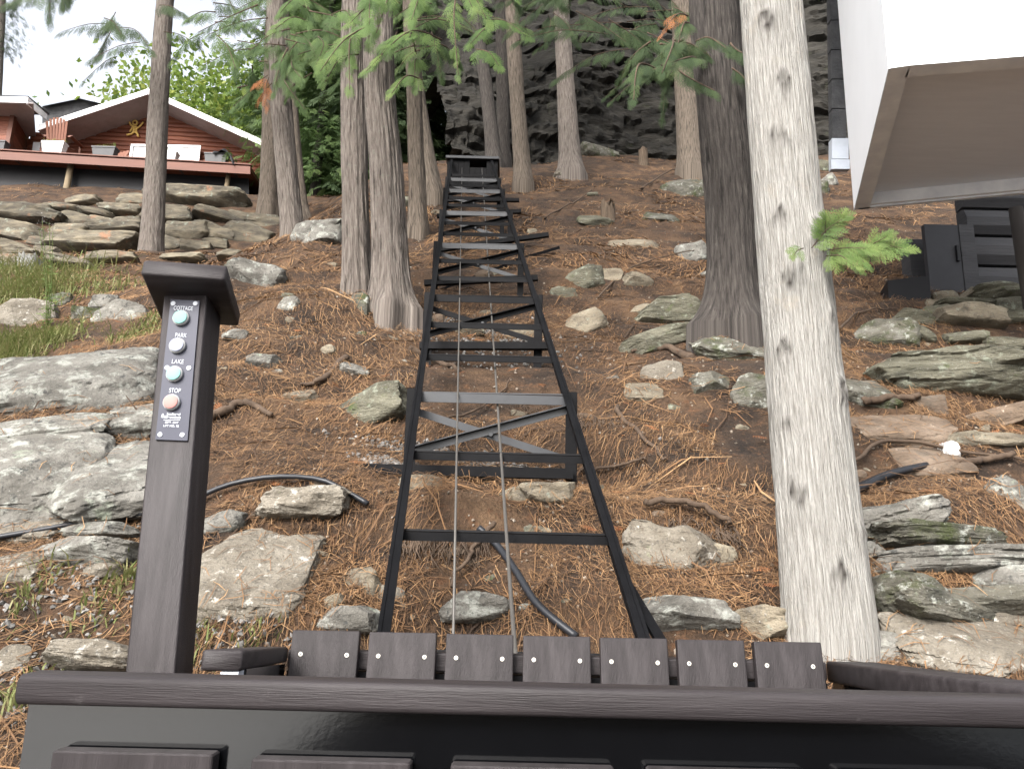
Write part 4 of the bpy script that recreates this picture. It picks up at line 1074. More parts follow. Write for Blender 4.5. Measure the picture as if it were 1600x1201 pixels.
# roof seen behind
br = MB().hexa([pw_(62, 160, 25), pw_(125, 147, 25), pw_(125, 147, 29), pw_(62, 160, 29)], [pw_(62, 158, 25), pw_(125, 145, 25), pw_(125, 145, 29), pw_(62, 158, 29)]).build('rear_roof', M['shingle'], ct)
MB().hexa([pw_(125, 147, 25), pw_(158, 155, 25), pw_(158, 155, 29), pw_(125, 147, 29)], [pw_(125, 145, 25), pw_(158, 153, 25), pw_(158, 153, 29), pw_(125, 145, 29)]).build('rear_roof', M['shingle'], ct)
fascia([(62, 158), (125, 145.5), (158, 154)], 24.95, 0, .16, br)
MB().add([pw_(66, 166, 25.2), pw_(125, 154, 25.2), pw_(158, 162, 25.2), pw_(150, 200, 25.2), pw_(66, 200, 25.2)] + [pw_(66, 166, 26), pw_(125, 154, 26), pw_(158, 162, 26), pw_(150, 200, 26), pw_(66, 200, 26)],
         [(0, 1, 2, 3, 4), (9, 8, 7, 6, 5)] + [(i, 5 + i, 5 + (i + 1) % 5, (i + 1) % 5) for i in range(5)]).build('rear_wall', M['shingle'], ct)
# deck with fascia, joists, posts
def pd(px, py, dy=0.0): return P(px, py, YD + 0.0013 * (px - 200) + dy)
dk = MB().hexa([pd(-160, 234), pd(391, 266.5), pd(391, 266.5) + (.05, 1.8, 0), pd(-160, 234) + (0, 1.8, 0)], [pd(-160, 227), pd(391, 260), pd(391, 260) + (.05, 1.8, 0), pd(-160, 227) + (0, 1.8, 0)]).build('deck', M['deck_red'], ct)
h = np.array([0, 0, -.02])
MB().hexa([pd(-160, 239.5, -.035), pd(391, 272, -.035), pd(391, 272, 0), pd(-160, 239.5, 0)], [pd(-160, 228.5, -.035), pd(391, 260.5, -.035), pd(391, 260.5, 0), pd(-160, 228.5, 0)]).build('deck_board', M['deck_red'], dk)
MB().beam(pd(-160, 226, .05), pd(393, 259, .05), .16, .03, (0, 0, 1)).build('deck_edge', M['deck_red'], dk)
MB().hexa([pd(-160, 330, .45), pd(389, 330, .45), pd(389, 330, .5), pd(-160, 330, .5)], [pd(-160, 236, .45), pd(389, 268, .45), pd(389, 268, .5), pd(-160, 236, .5)]).build('under_deck_shade', M['black'], dk)  # added black sheet standing in for the deep shade under the deck
for k in range(9):
    px = 20 + 43 * k; p = pd(px, 241 + .059 * px, .05)
    MB().beam(p, p + (0, .38, 0), .05, .16).build('joist', M['charcoal'], dk)  # joists coloured dark to imitate the unlit space below the deck
for (px, w, y0, y1) in ((111, .17, 257, 300), (357, .13, 272, 312)):
    p = pd(px, y0, .25); g = float(gz(p[0], p[1]))
    MB().tube(np.linspace((p[0] - .02, p[1], g - .2), p, 5), np.array([w, w, w * .96, w * .95, w * .95]) / 2, 12).build('deck_post', M['log_post'], dk, smooth=True)
# low window in the wall
wd_ = pw_(201, 253, YW, -.05), pw_(317, 232, YW, -.05)
x0, x1, z0, z1 = wd_[0][0], wd_[1][0], wd_[0][2] - .1, wd_[1][2]
yy_ = wd_[0][1]
wi = MB().box(x0 + .06, x1 - .06, yy_ + .005, yy_ + .02, z0 + .06, z1 - .06).build('window', M['glass'], ct)
fr = MB().box(x0, x1, yy_ - .02, yy_ + .03, z1 - .07, z1).box(x0, x1, yy_ - .02, yy_ + .03, z0, z0 + .07).box(x0, x0 + .08, yy_ - .02, yy_ + .03, z0 + .07, z1 - .07).box(x1 - .08, x1, yy_ - .02, yy_ + .03, z0 + .07, z1 - .07).box((x0 + x1) / 2 - .05, (x0 + x1) / 2 + .05, yy_ - .02, yy_ + .03, z0 + .07, z1 - .07)
fr.build('window_frame', M['fascia'], wi)
w2 = pw_(49, 240, YW, -.05), pw_(64, 223, YW, -.05)
wi = MB().box(w2[0][0], w2[1][0], w2[0][1], w2[0][1] + .03, w2[0][2], w2[1][2]).build('window', M['fascia'], ct)
# things on the deck
def planter(px0, px1, py0, py1, mt, lab, plants=True):
    a, b = pd(px0, py1, .10), pd(px1, py0, .10)
    x0, x1, z0, z1 = a[0], b[0], a[2], b[2]; y = a[1]; t = (x1 - x0) * .08
    root = empty('planter', ((x0 + x1) / 2, y, z0), lab, 'planter', 'planter boxes along the deck edge')
    MB().hexa([(x0 + t, y, z0), (x1 - t, y, z0), (x1 - t, y + .18, z0), (x0 + t, y + .18, z0)], [(x0, y - .02, z1 - .04), (x1, y - .02, z1 - .04), (x1, y + .2, z1 - .04), (x0, y + .2, z1 - .04)]).build('box', M[mt], root)
    MB().box(x0 - .015, x1 + .015, y - .035, y + .215, z1 - .039, z1).build('rim', M[mt], root)
    if plants:
        n = 60; pos = np.stack([RNG.uniform(x0, x1, n), RNG.uniform(y, y + .18, n), RNG.uniform(z1 - .02, z1 + .08, n)], 1)
        V, Q = scatter(FR_LO, pos, RNG.normal(size=(n, 3)) + (0, 0, .8), RNG.normal(size=(n, 3)), RNG.uniform(.04, .09, n))
        npmesh('foliage', V, Q, M['leaf_light'], root, smooth=False, tint=tints(n, len(FR_LO[0])))
planter(63, 102, 223, 240, 'planter_white', 'white planter box in front of the deck chair')
planter(142, 182, 231, 244.5, 'planter', 'dark grey planter box between the chair and the trunk')
planter(246, 277, 238, 252, 'planter_white', 'white planter box just right of the slim trunk')
planter(318, 356, 241, 257, 'planter', 'dark grey planter box with black cloth hanging over it', False)
planter(-12, 10, 221, 236, 'planter', 'dark grey planter box at the left picture edge', False)
# black cloth over the planter
rgc = np.random.default_rng(3); gu, gv = np.meshgrid(np.linspace(0, 1, 22), np.linspace(0, 1, 16))
p0 = pd(334, 239, .05)
CX = p0[0] + gu * .62; drop = np.maximum(gu - .45, 0)
CZ = p0[2] + .02 + .10 * np.sin(gu * 3.2) - 1.0 * drop ** 1.3 * .75 + .05 * fbm(gu * 6, gv * 6, 0, 8, 2) - .12 * np.abs(gv - .5)
CY = p0[1] - .08 + gv * .34 - .06 * drop + .06 * fbm(gu * 5, gv * 5, 3, 9, 2)
ii = (np.arange(15)[:, None] * 22 + np.arange(21)[None]).ravel()
cl = npmesh('cloth', np.stack([CX.ravel(), CY.ravel(), CZ.ravel()], 1), np.stack([ii, ii + 1, ii + 23, ii + 22], 1), M['cloth'])
sm = cl.modifiers.new('thick', 'SOLIDIFY'); sm.thickness = .012
tag(cl, 'black crumpled cloth hanging over the right deck planter', 'cloth')
# deck chair
pc = pd(86, 238, .62); chx = empty('deck_chair', pc, 'brown slatted deck chair behind the white planter', 'chair')
for k in range(7):
    f = (k - 3) / 3
    b0 = pc + (f * .20, .02, .10); hgt = .86 - .12 * f * f
    MB().beam(b0, b0 + (f * .07, -.16, hgt), .068, .022, (0, 1, 0), .004).build('back_slat', M['chair_wood'], chx)
MB().beam(pc + (-.36, .0, .46), pc + (.36, .0, .46), .06, .03).build('back_batten', M['chair_wood'], chx)
for s in (-1, 1):
    MB().beam(pc + (s * .34, -.02, .49), pc + (s * .37, .62, .48), .12, .022).build('arm', M['chair_wood'], chx)
    MB().beam(pc + (s * .33, .55, -.05), pc + (s * .33, .55, .465), .06, .03, (0, 1, 0)).build('leg', M['chair_wood'], chx)
    MB().beam(pc + (s * .27, -.20, -.05), pc + (s * .27, .52, .30), .03, .10).build('side_rail', M['chair_wood'], chx)
for k in range(5):
    MB().beam(pc + (-.25, .46 - k * .09, .33 - k * .035), pc + (.25, .46 - k * .09, .33 - k * .035), .075, .02).build('seat_slat', M['chair_wood'], chx)
p2 = pd(190, 246, .8)
ch2 = empty('deck_chair', p2, 'brown chair mostly hidden right of the dark planter', 'chair')
for k in range(4): MB().beam(p2 + (-.2 + k * .09, 0, 0), p2 + (-.17 + k * .09, .12, .18 + .03 * k), .075, .02, (0, 1, 0)).build('back_slat', M['chair_wood'], ch2)
# yellow figure on the wall
def wp(px, py): return pw_(px, py, YW, -.09)
fg = MB()
for path, w in ([[(203, 206), (207, 199), (210, 194)], .05], [[(210, 203), (217, 199), (224, 191)], .05], [[(202, 189), (204, 195), (210, 199)], .05], [[(208, 198), (209, 205), (206, 209), (198, 211)], .06], [[(213, 198), (213, 205), (215, 210), (216, 214)], .06], [[(208, 199), (214, 198)], .05], [[(208, 207), (214, 207)], .05]):
    fg.tube(smooth_path([wp(*q) for q in path], 8), w / 2 * 1.0, 8)
ring = [wp(211 + 3.6 * math.cos(a), 192 + 3.6 * math.sin(a)) for a in np.linspace(0, 2 * math.pi, 15)]
fg.tube(ring, .025, 8)
tag(fg.build('wall_ornament', M['gold'], smooth=True), 'yellow dancing stick figure hung on the cottage gable', 'ornament')

# ------------------------------------------------------------------ white house on the right, seen from below
hb = 3.0
A_, B_ = Pz(1388, 104, hb), Pz(1334, 326, hb)
C_ = Pz(1600, 301, hb); D_ = Pz(1600, 86, hb)
C2 = B_ + (C_ - B_) * 2.2; D2 = A_ + (D_ - A_) * 2.6
wh = empty('white_house', (B_ + C2) / 2, 'white overhanging upper storey of a house, seen from below at upper right', 'house')
up3 = np.array([0, 0, 2.9])
def inset(p, q, d):   # inward offset of edge pq in plan
    e = q - p; e = e / np.linalg.norm(e); return np.array([-e[1], e[0], 0]) * d
t_ = .03
nl = inset(A_, B_, t_); nl = nl if nl[0] > 0 else -nl
nf = inset(A_, D2, t_); nf = nf if nf[1] > 0 else -nf
bk = inset(B_, C2, t_); bk = bk if bk[1] < 0 else -bk
z0 = np.array([0, 0, .0])
MB().hexa([A_, B_, B_ + nl, A_ + nl], [A_ + up3, B_ + up3, B_ + nl + up3, A_ + nl + up3]).build('left_wall', M['white_paint'], wh)
MB().hexa([A_ + nl, D2, D2 + nf, A_ + nf + nl], [A_ + nl + up3, D2 + up3, D2 + nf + up3, A_ + nf + nl + up3]).build('front_wall', M['white_paint'], wh)
lip = np.array([0, 0, .10])
so = MB().hexa([A_ + nl + nf + lip, D2 + nf + lip, C2 + bk + lip, B_ + nl + bk + lip], [A_ + nl + nf + lip * 1.2, D2 + nf + lip * 1.2, C2 + bk + lip * 1.2, B_ + nl + bk + lip * 1.2]).build('soffit', M['grey_paint'], wh)
def edge(p, q, n_, w, zz, hgt, mt, name):
    a = np.array([0, 0, zz]); b = np.array([0, 0, zz + hgt]); m = n_ / np.linalg.norm(n_) * w
    return MB().hexa([p + a, q + a, q + m + a, p + m + a], [p + b, q + b, q + m + b, p + m + b]).build(name, M[mt], so)
edge(A_ + (0, 0, 0), B_, nl, .11, -.012, .010, 'edge_board', ) if False else None
edge(A_, B_, nl, .12, -.014, .012, 'lip_grey', 'edge_board')
edge(A_ + nl / t_ * .12, D2, nf, .12, -.014, .012, 'lip_grey', 'edge_board')
MB().hexa([B_ + nl + bk / t_ * .06, C2 + bk / t_ * .06, C2 + bk / t_ * .03, B_ + nl + bk / t_ * .03], [B_ + nl + bk / t_ * .06 + lip, C2 + bk / t_ * .06 + lip, C2 + bk / t_ * .03 + lip, B_ + nl + bk / t_ * .03 + lip]).build('lip_board', M['lip_paint'], so)
edge(B_ + nl, C2, bk, .03, -.014, .03, 'lip_grey', 'edge_board')
MB().hexa([A_ + up3 - (.3, .3, 0), D2 + up3 - (-.3, .3, 0), C2 + up3, B_ + up3 - (.3, 0, 0)], [A_ + up3 - (.3, .3, -.2), D2 + up3 - (-.3, .3, -.2), C2 + up3 + (0, 0, .2), B_ + up3 - (.3, 0, -.2)]).build('roof', M['shingle'], wh)
# shingled edge and metal flashing behind the left wall
for k in range(6):
    ya, yb_ = 215 - 46 * k, 215 - 46 * (k + 1) + 1.5
    a, b, c_, d_ = P(1301 - k * .8, ya, 6.75), P(1322, ya, 6.75), P(1322, yb_, 6.75), P(1300.5 - k * .8, yb_, 6.75)
    MB().hexa([a, b, c_, d_], [q_ + (0, .09, 0) for q_ in (a, b, c_, d_)]).build('shingle', M['shingle'], wh)
a, b, c_, d_ = P(1300, 248, 6.74), P(1326, 248, 6.74), P(1326, 216, 6.74), P(1300, 216, 6.74)
MB().hexa([a, b, c_, d_], [q_ + (0, .08, 0) for q_ in (a, b, c_, d_)]).build('flashing', M['metal_pale'], wh)
a, b, c_, d_ = P(1299, 264, 6.70), P(1328, 264, 6.70), P(1328, 249, 6.70), P(1299, 249, 6.70)
MB().hexa([a, b, c_, d_], [q_ + (0, .06, 0) for q_ in (a, b, c_, d_)]).build('flashing', M['metal_pale'], wh)
# charcoal lower storey: logs, door, post
yl = 7.3
zl = [P(1550, y, yl)[2] for y in (520, 466, 415, 368, 326, 280)]
xa_, xb_ = P(1512, 400, yl)[0], P(1512, 400, yl)[0] + 4.0
for za, zb_ in zip(zl[:-1], zl[1:]):
    hgt = zb_ - za; pr = [(.12, 0), (0, .012), (-.05, hgt * .3), (-.055, hgt * .6), (-.02, hgt - .03), (0.02, hgt - .012), (.12, hgt - .012)]
    n = len(pr)
    MB().add([(x, yl + a, za + b) for x in (xa_, xb_) for a, b in pr], [(i, (i + 1) % n, n + (i + 1) % n, n + i) for i in range(n)] + [tuple(range(n)), tuple(range(2 * n - 1, n - 1, -1))]).build('log', M['charcoal'], wh)
MB().box(xa_ - .5, xb_, yl + .121, yl + .3, zl[0] - .6, hb + .3).build('wall', M['charcoal'], wh)
dx0, dx1 = P(1447, 400, yl - .1)[0], P(1500, 400, yl - .1)[0]
dr = MB().box(dx0, dx1, yl - .12, yl - .06, zl[0] - .1, hb + .35).build('door', M['charcoal_door'], wh)
ph = P(1496, 396, yl - .13)
MB().box(ph[0] - .012, ph[0] + .012, yl - .15, yl - .121, ph[2] - .08, ph[2] + .08).build('handle', M['black'], dr)
MB().box(dx1 + .002, xa_ + .01, yl - .13, yl + .0, zl[0] - .1, hb + .35).build('corner_board', M['charcoal'], wh)
pp = P(1599, 420, 6.25)
MB().tube([(pp[0] + .02, 6.25, gz(pp[0], 6.25) - .1), (pp[0] + .02, 6.25, 2.2), (pp[0] + .0, 6.25, hb + .08)], .055, 12).build('support_post', M['bark_dark'], wh, smooth=True)
# black box beside the door
a, b = P(1391, 488, 6.55), P(1452, 436, 6.55)
bx = MB().hexa([(a[0], a[1], a[2] - .1), (b[0], a[1], a[2] - .1), (b[0] + .1, a[1] + .4, a[2] - .1), (a[0] + .1, a[1] + .4, a[2] - .1)], [(a[0], a[1], b[2] - .02), (b[0], a[1], b[2] + .03), (b[0] + .1, a[1] + .4, b[2] + .03), (a[0] + .1, a[1] + .4, b[2] - .02)])
tag(bx.build('storage_box', M['black']), 'low black box beside the charcoal door', 'box')
# ------------------------------------------------------------------ rocks on the slope
RK = [
 (935, 240, 60, 30, 6, 'rock_mossy', 'mossy ledge at the cliff foot right of the cedar with spreading roots', dict(strata=.03)),
 (985, 232, 70, 40, -5, 'rock_green', 'dark layered block at the cliff foot behind the short pale stump', dict(strata=.03)),
 (1035, 240, 56, 30, 10, 'rock_mossy', 'mossy block at the cliff foot left of the brown cedar', dict(strata=.03)),
 (855, 238, 50, 34, -8, 'rock_green', 'dark block at the cliff foot between two slender cedars', dict(strata=.03)),
 (1255, 232, 80, 60, 5, 'rock_mossy', 'large mossy rock high up between the pale cedar and the shingled edge', dict(strata=.03)),
 (1280, 262, 50, 30, -12, 'rock_green', 'dark stone below the large mossy rock beside the shingled edge', dict(strata=.03)),
 (1465, 842, 230, 34, -5, 'rock_mossy', 'mossy layer between the streaked slab and the long lichen slab', dict(depth=.5, box=7)),
 (1575, 905, 110, 46, 4, 'rock_grey', 'grey ledge block under the right end of the long lichen slab', dict(box=7)),
 (1475, 952, 190, 44, 3, 'rock_mossy', 'broad mossy ledge above the broad pale ledge', dict(depth=.5, box=7)),
 (1372, 960, 60, 60, 0, 'rock_brown', 'rusty brown stone right beside the pale cedar foot', {}),
 (1585, 965, 70, 60, 6, 'rock_pale', 'pale ledge corner at the right edge above the side rail', dict(box=7)),
 (1360, 870, 60, 50, -8, 'rock_grey', 'grey block wedged right of the pale cedar below the streaked slab', dict(box=7)),
 (75, 672, 170, 46, -10, 'rock_grey', 'low grey ledge between the long slab and the large boulder on the left', dict(lie=True)),
 (205, 655, 90, 44, -18, 'rock_grey', 'grey ledge end under the long slab beside the post', dict(lie=True)),
 (45, 825, 140, 34, -4, 'rock_pale', 'low pale ledge along the black pipe at the left edge', dict(lie=True)),
 (20, 890, 90, 44, -4, 'rock_pale', 'pale stone in the needles at the left edge below the pipe', dict(lie=True)),
 (1000, 612, 60, 26, -6, 'rock_tan', 'flat tan stone left of the pale squared block', dict(lie=True)),
 (1140, 545, 110, 40, 6, 'rock_mossy', 'mossy ledge between the roots of the thick dark cedar', dict(lie=True)),
 (985, 385, 70, 26, -10, 'rock_tan', 'low tan ledge in the middle of the right slope', dict(lie=True)),
 (930, 345, 50, 22, -8, 'rock_green', 'small greenish ledge beside the broken brown stump', dict(lie=True)),
 (1030, 345, 60, 26, 8, 'rock_mossy', 'dark mossy ledge under the rounded mossy boulder', dict(lie=True)),
 (465, 620, 60, 22, -6, 'rock_tan', 'flat tan stone on the bare soil left of the long greenish slab', dict(lie=True)),
 (660, 755, 60, 22, -6, 'rock_tan', 'flat stone beside the left rail under the lowest full rung', dict(lie=True)),
 (1550, 560, 120, 40, -6, 'rock_green', 'greenish ledge at the right edge under the stone stack', dict(lie=True)),
 (1350, 610, 90, 40, 10, 'rock_mossy', 'mossy ledge right of the pale cedar above the brown log', dict(lie=True)),
 (100, 605, 270, 120, -16, 'rock_grey', 'long lichen-covered grey slab rising left of the button panel', dict(lie=True, cuts=7)),
 (30, 748, 230, 140, -10, 'rock_grey', 'large pale grey boulder at the left picture edge level with the panel bottom', dict(lie=True, cuts=7)),
 (172, 742, 160, 120, -28, 'rock_grey', 'grey boulder with tan flank just left of the post below the panel', dict(lie=True, cuts=7)),
 (192, 497, 72, 50, 8, 'rock_grey', 'squarish grey block left of the post cap', dict(box=7)),
 (168, 478, 60, 24, 3, 'rock_grey', 'low grey stone above the squarish block near the post', {}),
 (140, 495, 56, 40, 0, 'rock_mossy', 'small mossy stone left of the squarish grey block', {}),
 (38, 502, 100, 80, -6, 'rock_pale', 'whitish green-stained boulder in the grass at the left edge', {}),
 (90, 475, 50, 40, 0, 'rock_mossy', 'dark mossy stone behind the whitish boulder in the grass', {}),
 (142, 862, 158, 46, 2, 'rock_grey', 'flat grey slab left of the post near the bottom', dict(box=7)),
 (170, 832, 110, 22, -2, 'rock_grey', 'thin grey slab above the flat one left of the post', {}),
 (165, 893, 70, 22, 0, 'rock_pale', 'small stone tucked under the flat slab left of the post', {}),
 (15, 1030, 60, 50, 0, 'rock_pale', 'pale stone at the lower left picture edge', {}),
 (150, 1025, 160, 40, 0, 'rock_pale', 'low pale stone directly behind the front rail, left of the post', {}),
 (395, 905, 196, 140, 12, 'rock_pale', 'big pale flat-faced boulder right of the post', dict(lie=True, box=4.5, strata=.01, cuts=8, n=36)),
 (470, 785, 130, 46, -6, 'rock_pale', 'rough whitish rock under the black pipe', dict(rough=.06)),
 (350, 818, 84, 36, -12, 'rock_grey', 'smooth grey stone right of the post under the pipe', {}),
 (415, 568, 58, 26, 3, 'rock_grey', 'pale grey stone right of the post below panel lettering height', {}),
 (450, 478, 32, 36, 10, 'rock_grey', 'upright lichen stone below the slim grey cedar', {}),
 (512, 548, 24, 18, -20, 'rock_tan', 'small tan stone left of the flared cedar base', {}),
 (556, 578, 44, 20, 2, 'rock_grey', 'oval grey stone under the flared cedar base', {}),
 (572, 642, 138, 62, -26, 'rock_green', 'long greenish slab tilted beside the left rail', dict(depth=.5, box=6)),
 (398, 432, 92, 48, 14, 'rock_grey', 'grey furrowed rock right of the post cap', {}),
 (370, 525, 44, 20, 0, 'rock_grey', 'small lichen stone just right of the cap edge', {}),
 (502, 366, 92, 62, 6, 'rock_grey', 'pale striped rock between slim cedar and touching pair', dict(strata=.035)),
 (558, 474, 36, 46, -5, 'rock_mossy', 'lichen-spotted rock against the left foot of the touching pair', {}),
 (652, 505, 40, 40, 0, 'rock_mossy', 'dark stone between the flared base and the left rail', {}),
 (563, 912, 64, 56, -8, 'rock_tan', 'pointed brown rock left of the lower left rail', dict(cuts=12)),
 (606, 928, 46, 36, 12, 'rock_pale', 'whitish stone behind the foot of the left rail', {}),
 (522, 940, 30, 24, -20, 'rock_tan', 'small tan wedge stone right of the big pale boulder', {}),
 (545, 965, 96, 38, -4, 'rock_grey', 'flat mottled rock above the leftmost seat slats', {}),
 (748, 948, 104, 44, -5, 'rock_grey', 'rounded grey rock between the cables at the bottom of the track', {}),
 (735, 521, 42, 14, -4, 'rock_tan', 'flat tan stone under the track left of centre', {}),
 (820, 522, 62, 24, -8, 'rock_tan', 'grey-brown slab under the track beside the right rail', {}),
 (858, 772, 104, 38, -6, 'rock_tan', 'low tan rock under the track near the right rail', {}),
 (800, 775, 44, 26, -12, 'rock_tan', 'small brown rock between right cable and the low tan rock', {}),
 (905, 508, 78, 40, -35, 'rock_tan', 'flat pointed tan slab right of the right rail', dict(depth=.4, box=6)),
 (918, 438, 58, 46, -18, 'rock_green', 'greenish block right of the track, upper slope', dict(box=7)),
 (955, 434, 34, 34, 10, 'rock_tan', 'tan stone touching the greenish block', {}),
 (880, 462, 44, 30, 0, 'rock_green', 'dark stone beside the right rail below the greenish block', {}),
 (998, 440, 44, 22, 5, 'rock_tan', 'small tan stones right of the greenish block', {}),
 (1040, 492, 112, 46, -4, 'rock_green', 'dark layered ledge left of the thick dark cedar', dict(strata=.035)),
 (1035, 532, 130, 34, -20, 'rock_green', 'long mossy slab slanting to the foot of the thick dark cedar', dict(depth=.5)),
 (1038, 586, 66, 40, -4, 'rock_pale', 'pale squared block below the mossy slab', dict(box=7)),
 (1072, 303, 84, 60, -2, 'rock_mossy', 'rounded mossy boulder left of the thick dark cedar, high up', dict(box=2.8)),
 (1088, 397, 58, 40, 0, 'rock_grey', 'grey rock half behind the thick dark cedar', {}),
 (1188, 622, 84, 68, 8, 'rock_mossy', 'mossy white-spotted rock between the two big right cedars', {}),
 (1110, 600, 70, 40, 0, 'rock_mossy', 'moss-covered hump under the roots of the thick dark cedar', {}),
 (1058, 868, 150, 102, 4, 'rock_pale', 'cream blocky boulder right of the lower right rail', dict(box=8, cuts=14, strata=.03)),
 (1120, 880, 60, 62, 0, 'rock_tan', 'fractured tan blocks at the right end of the cream boulder', dict(box=9, cuts=12, lift=.0)),
 (1066, 960, 142, 62, 2, 'rock_grey', 'pale lichen rock below the cream boulder', {}),
 (1196, 975, 96, 50, -10, 'rock_tan', 'grey-tan rock against the left foot of the pale cedar', {}),
 (888, 279, 46, 20, -8, 'rock_pale', 'pale flat stone below the cedar with spreading roots', {}),
 (1205, 782, 30, 24, -12, 'rock_brown', 'small orange-brown stone left of the pale cedar', {}),
 (1386, 526, 96, 60, 10, 'rock_mossy', 'mossy boulder right of the pale cedar below the black box', {}),
 (1490, 596, 250, 66, -3, 'rock_green', 'wide greenish ledge below the stone stack on the right', dict(strata=.035)),
 (1500, 690, 60, 24, -6, 'rock_tan', 'thin stone between the orange slab and the long brown slab', {}),
 (1409, 674, 158, 48, -3, 'rock_brown', 'flat orange-brown stone right of the pale cedar', dict(lie=True, box=9, strata=.0, cuts=7, rough=.012, lump=.05, n=26)),
 (1458, 637, 48, 42, -12, 'rock_brown', 'reddish-brown squared stone behind the flat orange-brown one', dict(box=9, strata=0, cuts=8, rough=.012, lump=.05)),
 (1552, 655, 150, 30, -14, 'rock_brown', 'long plank-like brown stone at the right edge', dict(depth=.35, box=9, strata=0, cuts=6, rough=.012, lump=.04)),
 (1560, 690, 130, 24, 3, 'rock_tan', 'dark flat slab under the plank-like brown stone', dict(depth=.4, box=7)),
 (1445, 722, 116, 46, 0, 'rock_brown', 'pinkish flat stone below the orange-brown one', dict(lie=True, box=9, strata=0, cuts=8, rough=.012, lump=.05)),
 (1486, 718, 36, 28, -12, 'rock_white', 'small white rock lying on the pinkish flat stone', dict(lift=.05, box=3)),
 (1408, 812, 150, 60, -10, 'rock_grey', 'streaked black and white slab right of the pale cedar', dict(strata=.035, depth=.6)),
 (1480, 876, 264, 44, -4, 'rock_grey', 'long pale lichen slab at the right', dict(depth=.5, strata=.035)),
 (1420, 930, 130, 60, 0, 'rock_mossy', 'dark mossy hollow stone under the long lichen slab', {}),
 (1540, 940, 140, 40, 0, 'rock_mossy', 'mossy stone under the right end of the long lichen slab', {}),
 (1510, 1005, 250, 84, 4, 'rock_pale', 'broad pale ledge above the right side rail', dict(lie=True, strata=.02)),
 (1395, 1010, 100, 50, -6, 'rock_grey', 'bluish lichen rock right of the pale cedar foot', {}),
 (1592, 790, 66, 130, -8, 'rock_grey', 'tall grey lichen boulder at the right picture edge', dict(box=3)),
 (1270, 300, 60, 40, 0, 'rock_mossy', 'mossy stone between the pale cedar and the white house', {}),
 (1295, 285, 34, 22, -35, 'rock_grey', 'slanting grey stone beside the white house corner', {}),
 (610, 290, 40, 22, 0, 'rock_green', 'dark ledge left of the slender cedar, upper', {}),
 (625, 318, 44, 24, 0, 'rock_green', 'dark ledge left of the slender cedar, lower', {}),
]
for (px, py, w, h, rot, mt, lab, kw) in RK:
    rock(px, py, w, h, rot, mt, lab, **kw)
# little pile of flat stones
for k, (px, py, w, h) in enumerate([(486, 882, 34, 9), (497, 868, 32, 8), (484, 858, 26, 8), (498, 849, 24, 7), (475, 893, 24, 9)]):
    rock(px, py, w, h, 2, 'rock_tan', ['lowest but one flat stone of the little pile right of the big boulder', 'middle flat stone of the little pile right of the big boulder', 'small flat stone second from top of the little pile', 'topmost flat stone of the little pile right of the big boulder', 'lowest flat stone of the little pile right of the big boulder'][k], n=7, group='little pile of flat stones')
# lesser stones stuck in the ground: pieces of the hillside
g = np.random.default_rng(12)
done = 0
while done < 190:
    px, py = g.uniform(-350, 1950), g.uniform(300, 1000)
    if 1180 < px < 1330 or (200 < px < 300 and py > 400) or (px < 430 and py < 420) or (px > 1300 and py < 480) or (px < 430 and py < 430): continue
    w = g.uniform(12, 34) * (0.6 if py < 420 else 1)
    rock(px, py, w, w * g.uniform(.35, .7), g.uniform(-25, 15), ['rock_tan', 'rock_green', 'rock_grey', 'rock_mossy', 'rock_brown', 'rock_tan'][int(g.integers(6))], name='stone', parent=hill, n=5, seed=int(g.integers(9999)), lift=-.02)
    done += 1

# stone walls
lw = empty('stone_wall', G(150, 380), 'low dry-laid wall of flat brown stones below the cottage', 'stone wall')
LW = [(45, 347, 110, 26, 5), (125, 349, 46, 22, 0), (163, 352, 42, 14, 8), (196, 352, 44, 15, 0), (30, 371, 78, 26, 10), (108, 366, 58, 14, 0), (181, 367, 90, 17, 1), (18, 388, 50, 12, 4), (70, 384, 40, 14, 6), (107, 379, 22, 9, 0), (137, 377, 44, 12, -5),
      (155, 394, 124, 22, 0), (75, 396, 36, 12, 3), (28, 399, 60, 12, 3), (140, 411, 30, 11, 0), (175, 411, 66, 14, -8), (110, 416, 60, 12, 8), (30, 411, 50, 16, 0), (325, 321, 112, 24, 3), (268, 344, 72, 24, 6), (297, 367, 62, 26, 4), (345, 345, 70, 14, 10), (348, 372, 48, 20, 14), (388, 373, 66, 30, 10),
      (307, 389, 42, 18, 0), (262, 386, 42, 20, 12), (337, 385, 36, 13, 4), (410, 352, 44, 26, 0), (258, 368, 24, 24, 40), (272, 331, 40, 14, 8), (385, 347, 50, 12, 8), (252, 311, 48, 14, 4), (130, 318, 44, 12, -6), (290, 408, 60, 10, 2), (215, 318, 50, 18, -5), (330, 360, 44, 12, 16), (215, 390, 30, 16, 0), (95, 333, 60, 12, 0), (190, 335, 60, 12, 4),
      (15, 345, 60, 20, 8), (60, 335, 50, 10, -4), (150, 338, 50, 10, 3), (10, 420, 44, 12, 0), (240, 340, 40, 18, 0), (360, 400, 36, 10, 4)]
for k, (px, py, w, h, rot) in enumerate(LW):
    rock(px, py, w * 1.12, h * 1.12, rot, 'rock_wall', name='stone', parent=lw, box=9, n=12, depth=.6, cuts=6, lump=.06, seed=k * 11 + 3, strata=.015, yaw=(k * 17) % 20 - 10)
rw = empty('stone_wall', G(1500, 500), 'stacked flat stones below the charcoal door', 'stone wall')
